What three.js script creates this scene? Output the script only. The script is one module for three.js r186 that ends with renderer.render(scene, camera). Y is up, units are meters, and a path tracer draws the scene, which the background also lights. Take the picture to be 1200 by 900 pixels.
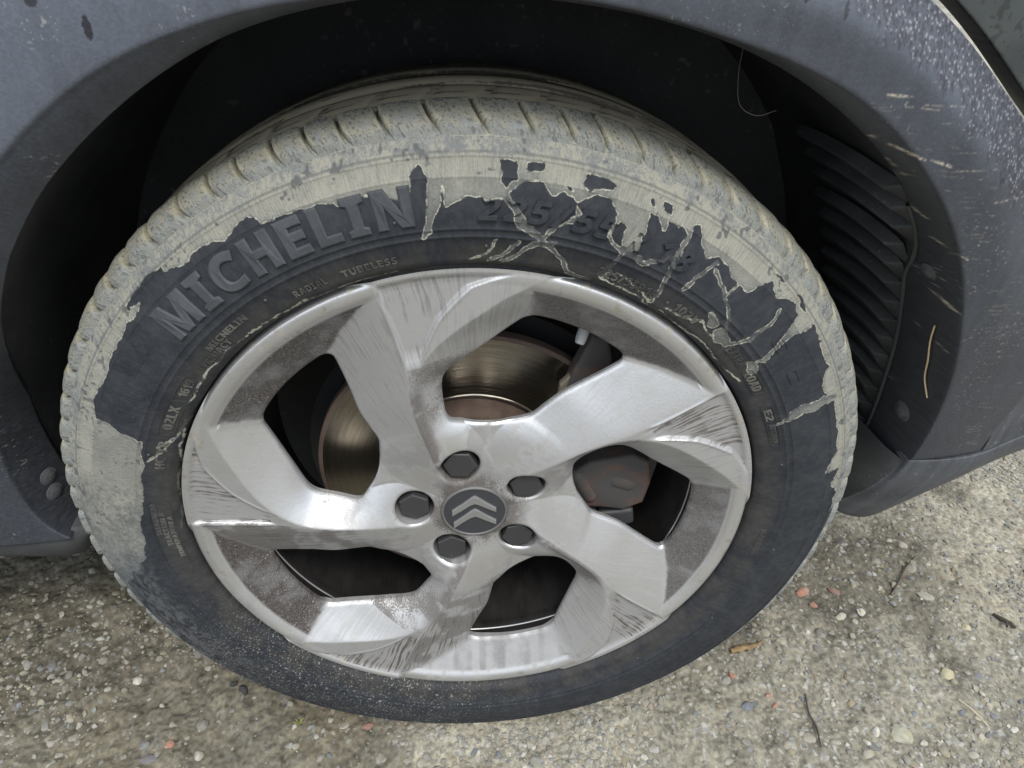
import * as THREE from 'three';
import { mergeGeometries, toCreasedNormals } from 'three/addons/utils/BufferGeometryUtils.js';
import { RoundedBoxGeometry } from 'three/addons/geometries/RoundedBoxGeometry.js';
import { FontLoader } from 'three/addons/loaders/FontLoader.js';

// ---------------------------------------------------------------- camera, sky, sun, exposure
const scene = new THREE.Scene();
const camera = new THREE.PerspectiveCamera(56.93, 4 / 3, 0.01, 400);
camera.position.set(-0.0061, 0.7973, 0.4484);
camera.rotation.set(-0.60716, -0.07991, 0.02831, 'YXZ');
scene.add(camera);

const renderer = new THREE.WebGLRenderer({ antialias: true });
renderer.setSize(1024, 768);
renderer.toneMapping = THREE.LinearToneMapping;
renderer.toneMappingExposure = 1.72;
renderer.shadowMap.enabled = true;
renderer.shadowMap.type = THREE.PCFSoftShadowMap;

{ // an overcast sky: a bright even cloud sheet, a little brighter overhead
  const w = 256, h = 128, d = new Float32Array(w * h * 4);
  for (let y = 0; y < h; y++) {
    const el = (y / (h - 1) - 0.5) * Math.PI, s = Math.sin(el);
    for (let x = 0; x < w; x++) {
      const az = (x / w) * Math.PI * 2;
      const cloud = 1 + 0.07 * Math.sin(3 * az + 4 * el) * Math.cos(5 * az - 6 * el + 1.3) + 0.05 * Math.sin(9 * az + 2) * Math.sin(11 * el + 3 * az);
      const up = s > 0 ? (0.50 + 0.95 * Math.pow(s, 0.85)) * cloud : 0.3;
      const i = (y * w + x) * 4;
      d[i] = up * 0.91; d[i + 1] = up * 1.0; d[i + 2] = up * 1.125; d[i + 3] = 1;
    }
  }
  const sky = new THREE.DataTexture(d, w, h, THREE.RGBAFormat, THREE.FloatType);
  sky.mapping = THREE.EquirectangularReflectionMapping;
  sky.magFilter = THREE.LinearFilter; sky.minFilter = THREE.LinearFilter;
  sky.wrapS = THREE.RepeatWrapping;
  sky.needsUpdate = true;
  scene.background = sky;
  scene.environment = sky;
}
const sun = new THREE.DirectionalLight(new THREE.Color(1, 0.955, 0.87), 1.5);
sun.position.set(0.5, 4.2, 2.5);
sun.target.position.set(0, 0.3, 0);
sun.castShadow = true;
sun.shadow.radius = 26;
sun.shadow.mapSize.set(2048, 2048);
Object.assign(sun.shadow.camera, { left: -3, right: 3, top: 3, bottom: -3, near: 0.1, far: 12 });
scene.add(sun, sun.target);

// ---------------------------------------------------------------- helpers
const DEG = Math.PI / 180, HUB = 0.336;          // the hub stands 0.336 m above the ground
const clamp = (x, a = 0, b = 1) => Math.min(b, Math.max(a, x));
const smooth = (a, b, x) => { const t = clamp((x - a) / (b - a)); return t * t * (3 - 2 * t); };
const mix = (a, b, t) => a + (b - a) * t;
function rng(seed) { let s = seed | 0; return () => { s = (s + 0x6d2b79f5) | 0; let t = Math.imul(s ^ (s >>> 15), 1 | s); t = (t + Math.imul(t ^ (t >>> 7), 61 | t)) ^ t; return ((t ^ (t >>> 14)) >>> 0) / 4294967296; }; }
function lerpTable(tab, x) {
  const n = tab.length;
  if (x <= tab[0][0]) return tab[0][1];
  for (let i = 1; i < n; i++) if (x <= tab[i][0]) { const [a, b] = tab[i - 1], [c, e] = tab[i]; return b + (e - b) * (x - a) / (c - a); }
  return tab[n - 1][1];
}
// smooth interpolation (Catmull-Rom, one value column)
function curveTable(tab, x, col = 1) {
  const n = tab.length;
  if (x <= tab[0][0]) return tab[0][col];
  if (x >= tab[n - 1][0]) return tab[n - 1][col];
  let i = 0; while (x > tab[i + 1][0]) i++;
  const p = (k) => tab[clamp(k, 0, n - 1)];
  const a = p(i), b = p(i + 1), z = p(i - 1), c = p(i + 2), hgt = b[0] - a[0], t = (x - a[0]) / hgt;
  const ma = i > 0 ? (b[col] - z[col]) / (b[0] - z[0]) * hgt : b[col] - a[col], mb = i < n - 2 ? (c[col] - a[col]) / (c[0] - a[0]) * hgt : b[col] - a[col];
  const t2 = t * t, t3 = t2 * t;
  return (2 * t3 - 3 * t2 + 1) * a[col] + (t3 - 2 * t2 + t) * ma + (-2 * t3 + 3 * t2) * b[col] + (t3 - t2) * mb;
}
function hash(x, y, s) { let h = Math.imul(x, 374761393) + Math.imul(y, 668265263) + Math.imul(s, 1442695041); h = Math.imul(h ^ (h >>> 13), 1274126177); h ^= h >>> 16; return (h >>> 0) / 4294967296; }
function noise(x, y, s = 0, per = 0, pery = per) {
  let xi = Math.floor(x), yi = Math.floor(y); const fx = x - xi, fy = y - yi, u = fx * fx * (3 - 2 * fx), v = fy * fy * (3 - 2 * fy);
  let x1 = xi + 1, y1 = yi + 1;
  if (per) { xi = ((xi % per) + per) % per; x1 = ((x1 % per) + per) % per; yi = ((yi % pery) + pery) % pery; y1 = ((y1 % pery) + pery) % pery; }
  const a = hash(xi, yi, s), b = hash(x1, yi, s), c = hash(xi, y1, s), d = hash(x1, y1, s);
  return a + (b - a) * u + (c - a) * v + (a - b - c + d) * u * v;
}
function fbm(x, y, oct, s = 0, per = 0, pery = per) { let a = 0.5, t = 0, n = 0; for (let i = 0; i < oct; i++) { t += a * noise(x, y, s + i * 17, per, pery); n += a; a *= 0.5; x *= 2; y *= 2; per *= 2; pery *= 2; } return t / n; }
const toS = (c) => (c <= 0.0031308 ? 12.92 * c : 1.055 * Math.pow(c, 1 / 2.4) - 0.055);
const SRGB = new Uint8Array(4097); for (let i = 0; i <= 4096; i++) SRGB[i] = Math.round(255 * toS(i / 4096));
const s8 = (c) => SRGB[c <= 0 ? 0 : c >= 1 ? 4096 : (c * 4096) | 0];
function texture(w, h, fn, srgb, wrap = true) {
  const d = new Uint8Array(w * h * 4), o = [0, 0, 0];
  for (let y = 0, i = 0; y < h; y++) for (let x = 0; x < w; x++, i += 4) {
    fn(x, y, o);
    if (srgb) { d[i] = s8(o[0]); d[i + 1] = s8(o[1]); d[i + 2] = s8(o[2]); }
    else { d[i] = clamp(o[0]) * 255; d[i + 1] = clamp(o[1]) * 255; d[i + 2] = clamp(o[2]) * 255; }
    d[i + 3] = 255;
  }
  const t = new THREE.DataTexture(d, w, h);
  if (srgb) t.colorSpace = THREE.SRGBColorSpace;
  t.magFilter = THREE.LinearFilter; t.minFilter = THREE.LinearMipmapLinearFilter; t.generateMipmaps = true;
  t.wrapS = t.wrapT = wrap ? THREE.RepeatWrapping : THREE.ClampToEdgeWrapping;
  t.needsUpdate = true;
  return t;
}
const std = (o) => new THREE.MeshStandardMaterial({ side: THREE.DoubleSide, ...o });
const rgb = (r, g, b) => new THREE.Color().setRGB(r, g, b);
const used = new Map();
function numbered(name, scope = '') { const key = scope + '/' + name, n = used.get(key) ?? 0; used.set(key, n + 1); return n ? `${name}_${String(n).padStart(3, '0')}` : name; }
function mesh(name, geo, mat, parent) {
  const m = new THREE.Mesh(geo, mat); m.name = numbered(name); m.castShadow = m.receiveShadow = true; parent.add(m); return m;
}
function tag(o, label, category, group, kind) { if (label) o.userData.label = label; if (category) o.userData.category = category; if (group) o.userData.group = group; if (kind) o.userData.kind = kind; return o; }
function geoFrom(pos, idx, uv, nor) {
  const g = new THREE.BufferGeometry();
  g.setAttribute('position', new THREE.Float32BufferAttribute(pos, 3));
  if (uv) g.setAttribute('uv', new THREE.Float32BufferAttribute(uv, 2));
  g.setIndex(idx);
  if (nor) g.setAttribute('normal', new THREE.Float32BufferAttribute(nor, 3)); else g.computeVertexNormals();
  return g;
}
// a sheet through rows of points; rows[i][j] = [x, y, z], uv in metres along the sheet unless given
function loft(rows, uvFn, flip = false) {
  const n = rows.length, m = rows[0].length, pos = [], uv = [], idx = [];
  let u = 0;
  for (let i = 0; i < n; i++) {
    let v = 0;
    if (i) u += Math.hypot(...[0, 1, 2].map((k) => rows[i][m >> 1][k] - rows[i - 1][m >> 1][k]));
    for (let j = 0; j < m; j++) {
      if (j) v += Math.hypot(...[0, 1, 2].map((k) => rows[i][j][k] - rows[i][j - 1][k]));
      pos.push(...rows[i][j]); uv.push(...(uvFn ? uvFn(rows[i][j], i, j, u, v) : [u, v]));
    }
  }
  for (let i = 0; i < n - 1; i++) for (let j = 0; j < m - 1; j++) { const a = i * m + j, b = a + 1, c = a + m, d = c + 1; if (flip) idx.push(a, c, b, b, c, d); else idx.push(a, b, c, b, d, c); }
  return geoFrom(pos, idx, uv);
}
// a profile of [r, z] turned about the wheel's axle (z); angles in degrees
function revolve(profile, steps, uvFn, a0 = 0, a1 = 360, flip = false) {
  const rows = [];
  for (let i = 0; i <= steps; i++) { const a = (a0 + (a1 - a0) * i / steps) * DEG; rows.push(profile.map(([r, z]) => [r * Math.cos(a), r * Math.sin(a), z])); }
  let len = [0]; for (let j = 1; j < profile.length; j++) len.push(len[j - 1] + Math.hypot(profile[j][0] - profile[j - 1][0], profile[j][1] - profile[j - 1][1]));
  const g = loft(rows, (p, i, j) => uvFn ? uvFn(p, i / steps, len[j], j) : [a0 * DEG * 0.3 + (a1 - a0) * DEG * 0.3 * i / steps, len[j]], !flip);
  // weld the seam's normals
  if (a1 - a0 === 360) { const nn = g.attributes.normal, m = profile.length; for (let j = 0; j < m; j++) { const e = steps * m + j, v = new THREE.Vector3().fromBufferAttribute(nn, j).add(new THREE.Vector3().fromBufferAttribute(nn, e)).normalize(); nn.setXYZ(j, v.x, v.y, v.z); nn.setXYZ(e, v.x, v.y, v.z); } }
  return g;
}
function tube(points, radius, seg = 24, sides = 6) { return new THREE.TubeGeometry(new THREE.CatmullRomCurve3(points.map((p) => new THREE.Vector3(...p))), seg, radius, sides, false); }

// ---------------------------------------------------------------- the ground: trodden gravel and mud
function groundHeight(x, z) {
  const far = smooth(1.5, 6, Math.hypot(x, z));
  let h = 0.020 * (fbm(x * 3.1 + 7.3, z * 3.1 + 2.2, 3, 5) - 0.5) + 0.014 * (fbm(x * 17, z * 17, 3, 9) - 0.5) + (0.0048 + 0.005 * smooth(0.0, -0.3, x)) * (fbm(x * 75, z * 75, 2, 31) - 0.5);
  h += 0.010 * smooth(0.16, 0.04, Math.abs(x)) * 0; 
  const tyre = Math.exp(-((x / 0.16) ** 2)) * smooth(-0.27, -0.2, z) * smooth(0.05, -0.03, z);    // the tyre has pressed the ground flat
  return mix(h - 0.003, 0.0012 + 0.35 * h, clamp(tyre)) * (1 - far);
}
const groundTile = 2.2;
const groundMap = texture(2048, 2048, (x, y, o) => {
  const u = x / 2048, v = y / 2048;
  const wet = smooth(0.42, 0.66, fbm(u * 7, v * 7, 4, 3, 7));
  const clump = fbm(u * 90, v * 90, 3, 11, 90), g = noise(u * 700, v * 700, 14, 700), f = hash(x, y, 5);
  const ochre = smooth(0.55, 0.8, fbm(u * 13, v * 13, 3, 41, 13));
  const g2 = noise(u * 260, v * 260, 15, 260); let t = 0.74 + 0.55 * (clump - 0.5) + 0.5 * (g - 0.5) + 0.34 * (g2 - 0.5) + 0.26 * (f - 0.5); t *= 1 - 0.45 * smooth(0.66, 0.8, 0.5 * g2 + 0.5 * clump);
  t *= mix(1, 0.72, wet);
  const spot = noise(u * 420, v * 420, 77, 420), tint = hash((u * 420) | 0, (v * 420) | 0, 78);
  o[0] = 0.345 * t; o[1] = mix(0.312, 0.298, ochre) * t; o[2] = mix(0.236, 0.204, ochre) * t;
  if (spot > 0.78) { const k = smooth(0.78, 0.86, spot) * 0.6, b = 0.14 + 0.34 * tint; o[0] = mix(o[0], b * 1.02, k); o[1] = mix(o[1], b, k); o[2] = mix(o[2], b * 0.93, k); }
}, true);
const groundBump = texture(1024, 1024, (x, y, o) => {
  const u = x / 1024, v = y / 1024;
  o[0] = o[1] = o[2] = 0.55 * fbm(u * 160, v * 160, 3, 21, 160) + 0.45 * noise(u * 440, v * 440, 23, 440);
});
{
  const N = 640, M = 560, pos = [], uv = [], idx = [], col = [];
  const warp = (t, near, c) => { const s = (t * 2 - 1); return c + near * s + 120 * Math.sign(s) * Math.pow(Math.abs(s), 15); };
  for (let j = 0; j <= M; j++) for (let i = 0; i <= N; i++) {
    const x = warp(i / N, 1.55, 0.15), z = warp(j / M, 1.3, -0.25);
    pos.push(x, groundHeight(x, z), z); uv.push(x / groundTile, z / groundTile);
    const moist = smooth(0.44, 0.60, fbm(x * 5 + 31, z * 5 + 11, 4, 44) + 0.30 * smooth(0.05, -0.40, x) - 0.10 * smooth(0.2, 0.6, x)); col.push(1 - 0.50 * moist, 1 - 0.51 * moist, 1 - 0.53 * moist);
  }
  for (let j = 0; j < M; j++) for (let i = 0; i < N; i++) { const a = j * (N + 1) + i, b = a + 1, c = a + N + 1, d = c + 1; idx.push(a, c, b, b, c, d); }
  const gg = geoFrom(pos, idx, uv); gg.setAttribute('color', new THREE.Float32BufferAttribute(col, 3));
  var ground = mesh('ground', gg, std({ vertexColors: true, map: groundMap, bumpMap: groundBump, bumpScale: 0.006, roughness: 0.93 }), scene);
  tag(ground, 'trodden grey brown gravel ground around the wheel', 'ground', null, 'structure');
}
function stoneGeometry(seed, flat = 0.62, detail = 1) {
  const g = new THREE.IcosahedronGeometry(1, detail), p = g.attributes.position, r = rng(seed);
  const o = [r() * 9, r() * 9, r() * 9], sx = 0.8 + 0.5 * r(), sz = 0.75 + 0.45 * r();
  const cuts = Array.from({ length: 6 }, () => [new THREE.Vector3(r() - 0.5, r() - 0.5, r() - 0.5).normalize(), 0.62 + 0.25 * r()]);
  const v = new THREE.Vector3();
  for (let i = 0; i < p.count; i++) {
    v.fromBufferAttribute(p, i).normalize();
    const k = 0.86 + 0.3 * (noise(v.x * 2 + o[0], v.y * 2 + v.z * 1.7 + o[1], seed) - 0.3);
    v.multiplyScalar(k);
    for (const [n, d] of cuts) { const e = v.dot(n) - d; if (e > 0) v.addScaledVector(n, -e); }
    p.setXYZ(i, v.x * sx, v.y * flat, v.z * sz);
  }
  g.deleteAttribute('uv');
  const out = toCreasedNormals(g, 0.5), q = out.attributes.position, col = new Float32Array(q.count * 3);
  for (let i = 0; i < q.count; i++) { const n = noise(q.getX(i) * 2.6 + o[1], q.getY(i) * 2.6 + q.getZ(i) * 2.1 + o[2], seed + 3), f = noise(q.getX(i) * 8, q.getZ(i) * 8 + q.getY(i) * 5, seed + 5), mud = smooth(0.5, 0.75, n + 0.3 * (f - 0.5)); for (let k = 0; k < 3; k++) col[3 * i + k] = mix(0.82 + 0.36 * (f - 0.5), [0.86, 0.80, 0.66][k] * 0.9, mud); }
  out.setAttribute('color', new THREE.BufferAttribute(col, 3));
  return out;
}
const stoneTones = [[0.30, 0.29, 0.26], [0.22, 0.22, 0.215], [0.40, 0.385, 0.34], [0.17, 0.18, 0.20], [0.42, 0.40, 0.35], [0.34, 0.29, 0.21], [0.25, 0.255, 0.23], [0.28, 0.225, 0.18], [0.46, 0.44, 0.39], [0.13, 0.13, 0.135]];
{ // small gravel that nobody could count
  const heap = new THREE.Group(); heap.name = 'gravel'; scene.add(heap);
  tag(heap, 'loose small gravel and grit pressed into the ground', 'gravel', null, 'stuff');
  const r = rng(77), m4 = new THREE.Matrix4(), q = new THREE.Quaternion(), e = new THREE.Euler(), c = new THREE.Color();
  const grit = std({ color: 0xffffff, roughness: 0.88, vertexColors: true });
  for (let v = 0; v < 5; v++) {
    const n = 17000, im = new THREE.InstancedMesh(stoneGeometry(100 + v, 0.6), grit, n);
    im.name = numbered('gravel_stones'); im.castShadow = im.receiveShadow = true;
    for (let i = 0; i < n; i++) {
      let x, z, dens;
      do { x = -1.15 + 2.6 * r(); z = -1.0 + 1.6 * r(); dens = smooth(0.38, 0.66, fbm(x * 6 + 3, z * 6, 3, 60)) * 0.88 + 0.12; dens *= 0.28 + 0.72 * smooth(-0.25, 0.3, x); dens *= (x > -0.8 && x < 1.1 && z > -0.55 && z < 0.2) ? 1 : 0.35; } while (r() > dens);
      const s = 0.0009 + 0.0040 * Math.pow(r(), 3.2), flat = 0.75 + 0.5 * r();
      e.set((r() - 0.5) * 0.9, r() * 6.28, (r() - 0.5) * 0.9); q.setFromEuler(e);
      m4.compose(new THREE.Vector3(x, groundHeight(x, z) + s * (0.16 * r() - 0.14), z), q, new THREE.Vector3(s * (0.8 + 0.5 * r()), s * flat, s * (0.8 + 0.5 * r())));
      im.setMatrixAt(i, m4);
      const t = stoneTones[(r() * r() * stoneTones.length) | 0], b = 0.7 + 0.5 * r(), mud = 0.75 * r();
      im.setColorAt(i, c.setRGB(mix(t[0] * b, 0.26, mud), mix(t[1] * b, 0.24, mud), mix(t[2] * b, 0.185, mud)));
    }
    heap.add(im);
  }
}
{ // the larger stones, one by one
  const geos = Array.from({ length: 8 }, (_, i) => stoneGeometry(300 + i, 0.6, 2)), r = rng(1234);
  const mats = stoneTones.map((t) => std({ color: rgb(...t.map((c, k) => mix(c * 0.9, [0.25, 0.23, 0.18][k], 0.3))), roughness: 0.85, vertexColors: true }));
  for (let i = 0; i < 230; i++) {
    let x, z;
    do { x = -0.72 + 1.8 * r(); z = -0.5 + 0.62 * r(); } while ((Math.abs(x) < 0.13 && z > -0.26 && z < 0.03) || r() > (x > 0.2 ? 1 : 0.45));
    const s = 0.0042 + 0.0046 * Math.pow(r(), 2.2), o = mesh('stone', geos[(r() * 8) | 0], mats[(r() * 10) | 0], ground);
    o.position.set(x, groundHeight(x, z) + s * (0.05 - 0.35 * r()), z); o.rotation.set((r() - 0.5) * 0.6, r() * 6.28, (r() - 0.5) * 0.6); o.scale.set(s * (0.85 + 0.6 * r()), s * (0.75 + 0.3 * r()), s);
  }
}

// ---------------------------------------------------------------- the wheel (its own axes: z out of the car, 0 at the rim flange)
const car = new THREE.Group(); car.name = 'parked_car'; scene.add(car);
tag(car, 'dark car parked on gravel with a muddy tyre and silver five-spoke alloy wheel', 'car');
const wheel = new THREE.Group(); wheel.name = 'wheel'; wheel.position.set(0, HUB, 0); car.add(wheel);

// --- the tyre's cross-section from the bead outwards
const PROFILE = [[0.2405, -0.020], [0.2430, -0.0165], [0.2452, -0.0150], [0.2472, -0.0125], [0.2482, -0.0060], [0.2496, -0.0012], [0.2512, 0.0010], [0.2535, 0.0032], [0.2565, 0.0048], [0.2590, 0.0045], [0.2625, 0.0058], [0.2680, 0.0070], [0.2728, 0.0082],
  [0.2736, 0.0092], [0.2748, 0.0092], [0.2756, 0.0085], [0.2785, 0.0088], [0.2793, 0.0097], [0.2803, 0.0097], [0.2811, 0.0091], [0.2860, 0.0093], [0.2920, 0.0091], [0.2990, 0.0082], [0.3060, 0.0066], [0.3118, 0.0049], [0.3126, 0.0054], [0.3136, 0.0050], [0.3142, 0.0041],
  [0.3200, 0.0020], [0.3238, 0.0004], [0.3246, 0.0010], [0.3256, 0.0006], [0.3264, -0.0010], [0.3300, -0.0038], [0.3345, -0.0085]];
const SHOULDER = [[0.3345, -0.0085], [0.3360, -0.0120], [0.3385, -0.0170], [0.3405, -0.0230], [0.3418, -0.0300], [0.3424, -0.0400], [0.3426, -0.0470]];
const CROWN = [[0.3426, -0.0470], [0.3410, -0.0490], [0.3410, -0.0520], [0.3440, -0.0545], [0.3462, -0.0560], [0.3482, -0.0850], [0.3485, -0.0860], [0.3400, -0.0880], [0.3400, -0.0960], [0.3482, -0.0980], [0.3495, -0.1100], [0.3482, -0.1240], [0.3400, -0.1260], [0.3400, -0.1330], [0.3482, -0.1350],
  [0.3465, -0.1640], [0.3400, -0.1660], [0.3400, -0.1720], [0.3440, -0.1740], [0.3420, -0.1980], [0.3330, -0.2110], [0.3100, -0.2230], [0.2850, -0.2290], [0.2600, -0.2220], [0.2440, -0.2040]];
const wallZ = (r) => lerpTable(PROFILE.concat(SHOULDER.slice(1)), r);
function load(g) { // the ground flattens the tyre's foot
  const p = g.attributes.position, n = -HUB - 0.0015;
  for (let i = 0; i < p.count; i++) { const y = p.getY(i); if (y < n) { p.setZ(i, p.getZ(i) + 0.5 * (n - y) * (p.getZ(i) > -0.1 ? 1 : -1)); p.setY(i, n); } }
  return g;
}
const MUD = {
  main: [-313,-120,-316,-62,-288,-24,-278,22,-265,69,-256,107,-270,115,-276,125,-286,126,-282,144,-272,157,-265,169,-256,186,-246,199,-240,209,-231,219,-228,226,-234,222,-240,216,-237,225,-220,243,-209,250,-207,246,-202,247,-194,253,-187,258,-183,262,-175,267,-169,269,-162,271,-157,276,-151,281,-145,284,-139,284,-136,281,-130,283,-125,287,-117,289,-112,291,-109,293,-98,294,-91,295,-87,297,-84,295,-81,298,-75,301,-66,301,-58,300,-48,298,-43,296,-41,293,-41,302,-38,313,-34,318,-31,316,-29,311,-28,298,-29,287,-31,280,-34,273,-32,272,-26,278,-24,286,-20,296,-18,308,-17,309,-18,297,-17,294,-11,297,-4,300,4,301,14,301,20,298,26,290,29,284,35,277,39,272,45,270,52,277,57,281,65,283,70,290,68,296,73,299,81,301,92,298,95,295,95,287,92,282,89,275,93,268,99,262,105,262,112,265,115,275,116,282,117,289,122,287,127,277,134,273,138,276,140,281,144,274,140,265,137,259,142,258,146,268,149,280,154,278,156,267,161,257,169,258,174,255,179,250,182,242,190,236,197,229,202,232,208,235,215,237,219,223,228,221,236,217,241,209,235,199,225,184,218,171,222,172,231,186,241,194,252,195,258,199,262,190,272,173,279,162,276,154,275,146,282,137,273,132,257,124,248,111,253,113,265,121,278,125,292,130,303,101,310,74,306,62,305,51,311,53,319,54,314,37,326,24,328,37,329,-64],
  wet_I1: [19,322,30,322,30,310,26,309,21,305,18,309,21,314],
  wet_I2: [35,321,48,321,46,316,40,314,35,315],
  wet_I3: [23,303,30,307,35,310,46,309,48,305,54,300,58,303,63,300,68,296,67,288,60,283,51,281,46,274,38,281,33,289,27,296],
  wet_I4: [74,315,94,307,91,303,82,304,75,302,72,308],
  wet_I5: [59,307,62,306,66,302,61,303],
  wet_I6: [71,292,76,297,84,298,93,296,97,289,91,288,88,283,83,277,78,273,71,278,69,285],
  wet_I7: [93,281,97,285,102,280,101,272,99,266,94,270,91,276],
  wet_I8: [118,297,121,296,121,292,117,294],
  wet_I9: [127,297,133,294,132,287,127,290],
  wet_I10: [118,287,123,284,127,276,129,274,130,284,139,278,139,270,132,261,123,258,115,261,114,272],
  wet_I11: [213,248,221,242,227,234,221,236],
  wet_I12: [234,227,243,219,249,209,240,216],
  wet_I13: [-35,318,-28,310,-29,305,-36,305],
  wet_I14: [-278,145,-269,148,-271,131,-281,128],
  blob_B1: [169,213,173,215,178,210,181,204,178,200,173,201],
  blob_B2: [179,198,184,202,189,196,194,186,188,186,182,188],
  blob_B3: [207,170,215,173,219,162,215,158,209,162],
};
const VEINS = [
  { w: 4.5, p: [21,300,33,285,45,272,54,265,60,257,65,246,82,239] },
  { w: 3.8, p: [30,270,21,260,12,255] },
  { w: 4.5, p: [55,270,38,267,30,260,21,254] },
  { w: 3.0, p: [17,271,11,261,-3,255] },
  { w: 5.2, p: [105,262,118,255,129,256,135,259] },
  { w: 4.5, p: [101,261,96,254,89,244] },
  { w: 4.5, p: [137,258,136,248,133,237,128,223] },
  { w: 4.5, p: [148,233,154,243,162,249,170,254] },
  { w: 3.8, p: [169,249,178,233,185,211,189,191] },
  { w: 3.0, p: [181,229,188,238] },
  { w: 4.5, p: [189,186,204,192,217,202,224,214] },
  { w: 3.8, p: [214,170,225,182,236,194] },
  { w: 3.8, p: [247,109,257,124,273,132,293,134] },
  { w: 2.2, p: [87,242,116,227,137,212,156,197,173,186,190,167,208,150] },
  { w: 2.2, p: [167,207,174,196,185,190,195,186] },
  { w: 2.2, p: [139,217,153,209,167,205] },
  { w: 2.2, p: [-214,140,-197,164,-176,186,-153,203,-127,220,-103,230,-73,240,-51,245] },
  { w: 3.0, p: [-247,99,-232,107,-219,122,-207,132] },
  { w: 3.0, p: [-258,86,-245,93,-229,110] },
  { w: 2.2, p: [-221,123,-230,99,-242,62,-252,5] },
  { w: 2.2, p: [86,247,105,244,126,223] },
  { w: 3.0, p: [-194,104,-186,119] },
];
// dried mud on the sidewall: where it lies was read off the photograph, in millimetres from the hub
const SW = 0.36, SWN = 2048;                     // half side of the sidewall's map in metres, its pixels
const mudMask = (() => {
  const c = document.createElement('canvas'); c.width = c.height = SWN; const g = c.getContext('2d');
  const px = (v) => (0.5 + v / 1000 / (2 * SW)) * SWN, py = (v) => (0.5 - v / 1000 / (2 * SW)) * SWN, k = SWN / (2 * SW) / 1000;
  g.fillStyle = '#000'; g.fillRect(0, 0, SWN, SWN);
  const path = (a) => { g.beginPath(); for (let i = 0; i < a.length; i += 2) g[i ? 'lineTo' : 'moveTo'](px(a[i]), py(a[i + 1])); };
  g.lineJoin = g.lineCap = 'round';
  // the band of mud between the tread and its ragged lower edge
  g.fillStyle = '#fff'; g.beginPath();
  const m = MUD.main; for (let i = 0; i < m.length; i += 2) g[i ? 'lineTo' : 'moveTo'](px(m[i]), py(m[i + 1]));
  const a1 = Math.atan2(m[m.length - 1], m[m.length - 2]); let a0 = Math.atan2(m[1], m[0]); if (a0 < 0) a0 += 2 * Math.PI;
  for (let i = 0; i <= 60; i++) { const a = a1 + (a0 - a1) * i / 60; g.lineTo(px(352 * Math.cos(a)), py(352 * Math.sin(a))); }
  g.closePath(); g.fill();
  g.fillStyle = '#000'; for (const n in MUD) if (n.startsWith('wet')) { path(MUD[n]); g.closePath(); g.fill(); }
  g.fillStyle = '#fff'; for (const n in MUD) if (n.startsWith('blob')) { path(MUD[n]); g.closePath(); g.fill(); }
  g.strokeStyle = '#f00'; for (const v of VEINS) { g.lineWidth = v.w * k * (v.w < 3.2 ? 0.5 : 0.66); path(v.p); g.stroke(); }
  // a thin rim of mud along the outer edge all the way round
  g.strokeStyle = '#fff'; g.lineWidth = 3.2 * k; g.beginPath(); g.arc(px(0), py(0), 327.5 * k, 0, 7); g.stroke();
  const d = g.getImageData(0, 0, SWN, SWN).data, out = new Float32Array(SWN * SWN);
  const body = new Float32Array(SWN * SWN);
  for (let i = 0; i < out.length; i++) { out[i] = d[i * 4] / 255; body[i] = d[i * 4 + 1] / 255; }
  return [out, body];
})();
function boxBlur(src, w, h, r) {
  const t = new Float32Array(w * h), o = new Float32Array(w * h), n = 2 * r + 1;
  for (let y = 0; y < h; y++) { let s = 0; for (let x = -r; x <= r; x++) s += src[y * w + clamp(x, 0, w - 1)]; for (let x = 0; x < w; x++) { t[y * w + x] = s / n; s += src[y * w + Math.min(w - 1, x + r + 1)] - src[y * w + Math.max(0, x - r)]; } }
  for (let x = 0; x < w; x++) { let s = 0; for (let y = -r; y <= r; y++) s += t[clamp(y, 0, h - 1) * w + x]; for (let y = 0; y < h; y++) { o[y * w + x] = s / n; s += t[Math.min(h - 1, y + r + 1) * w + x] - t[Math.max(0, y - r) * w + x]; } }
  return o;
}
const mudSoft = boxBlur(boxBlur(mudMask[0], SWN, SWN, 2), SWN, SWN, 1), mudBody = boxBlur(mudMask[1], SWN, SWN, 5), mudWide = boxBlur(boxBlur(mudMask[1], SWN, SWN, 14), SWN, SWN, 14);
const mudHeight = new Uint8Array(SWN * SWN), mudRough = new Uint8Array(SWN * SWN);
const RUBBER = [0.0175, 0.0195, 0.0240];
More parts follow.
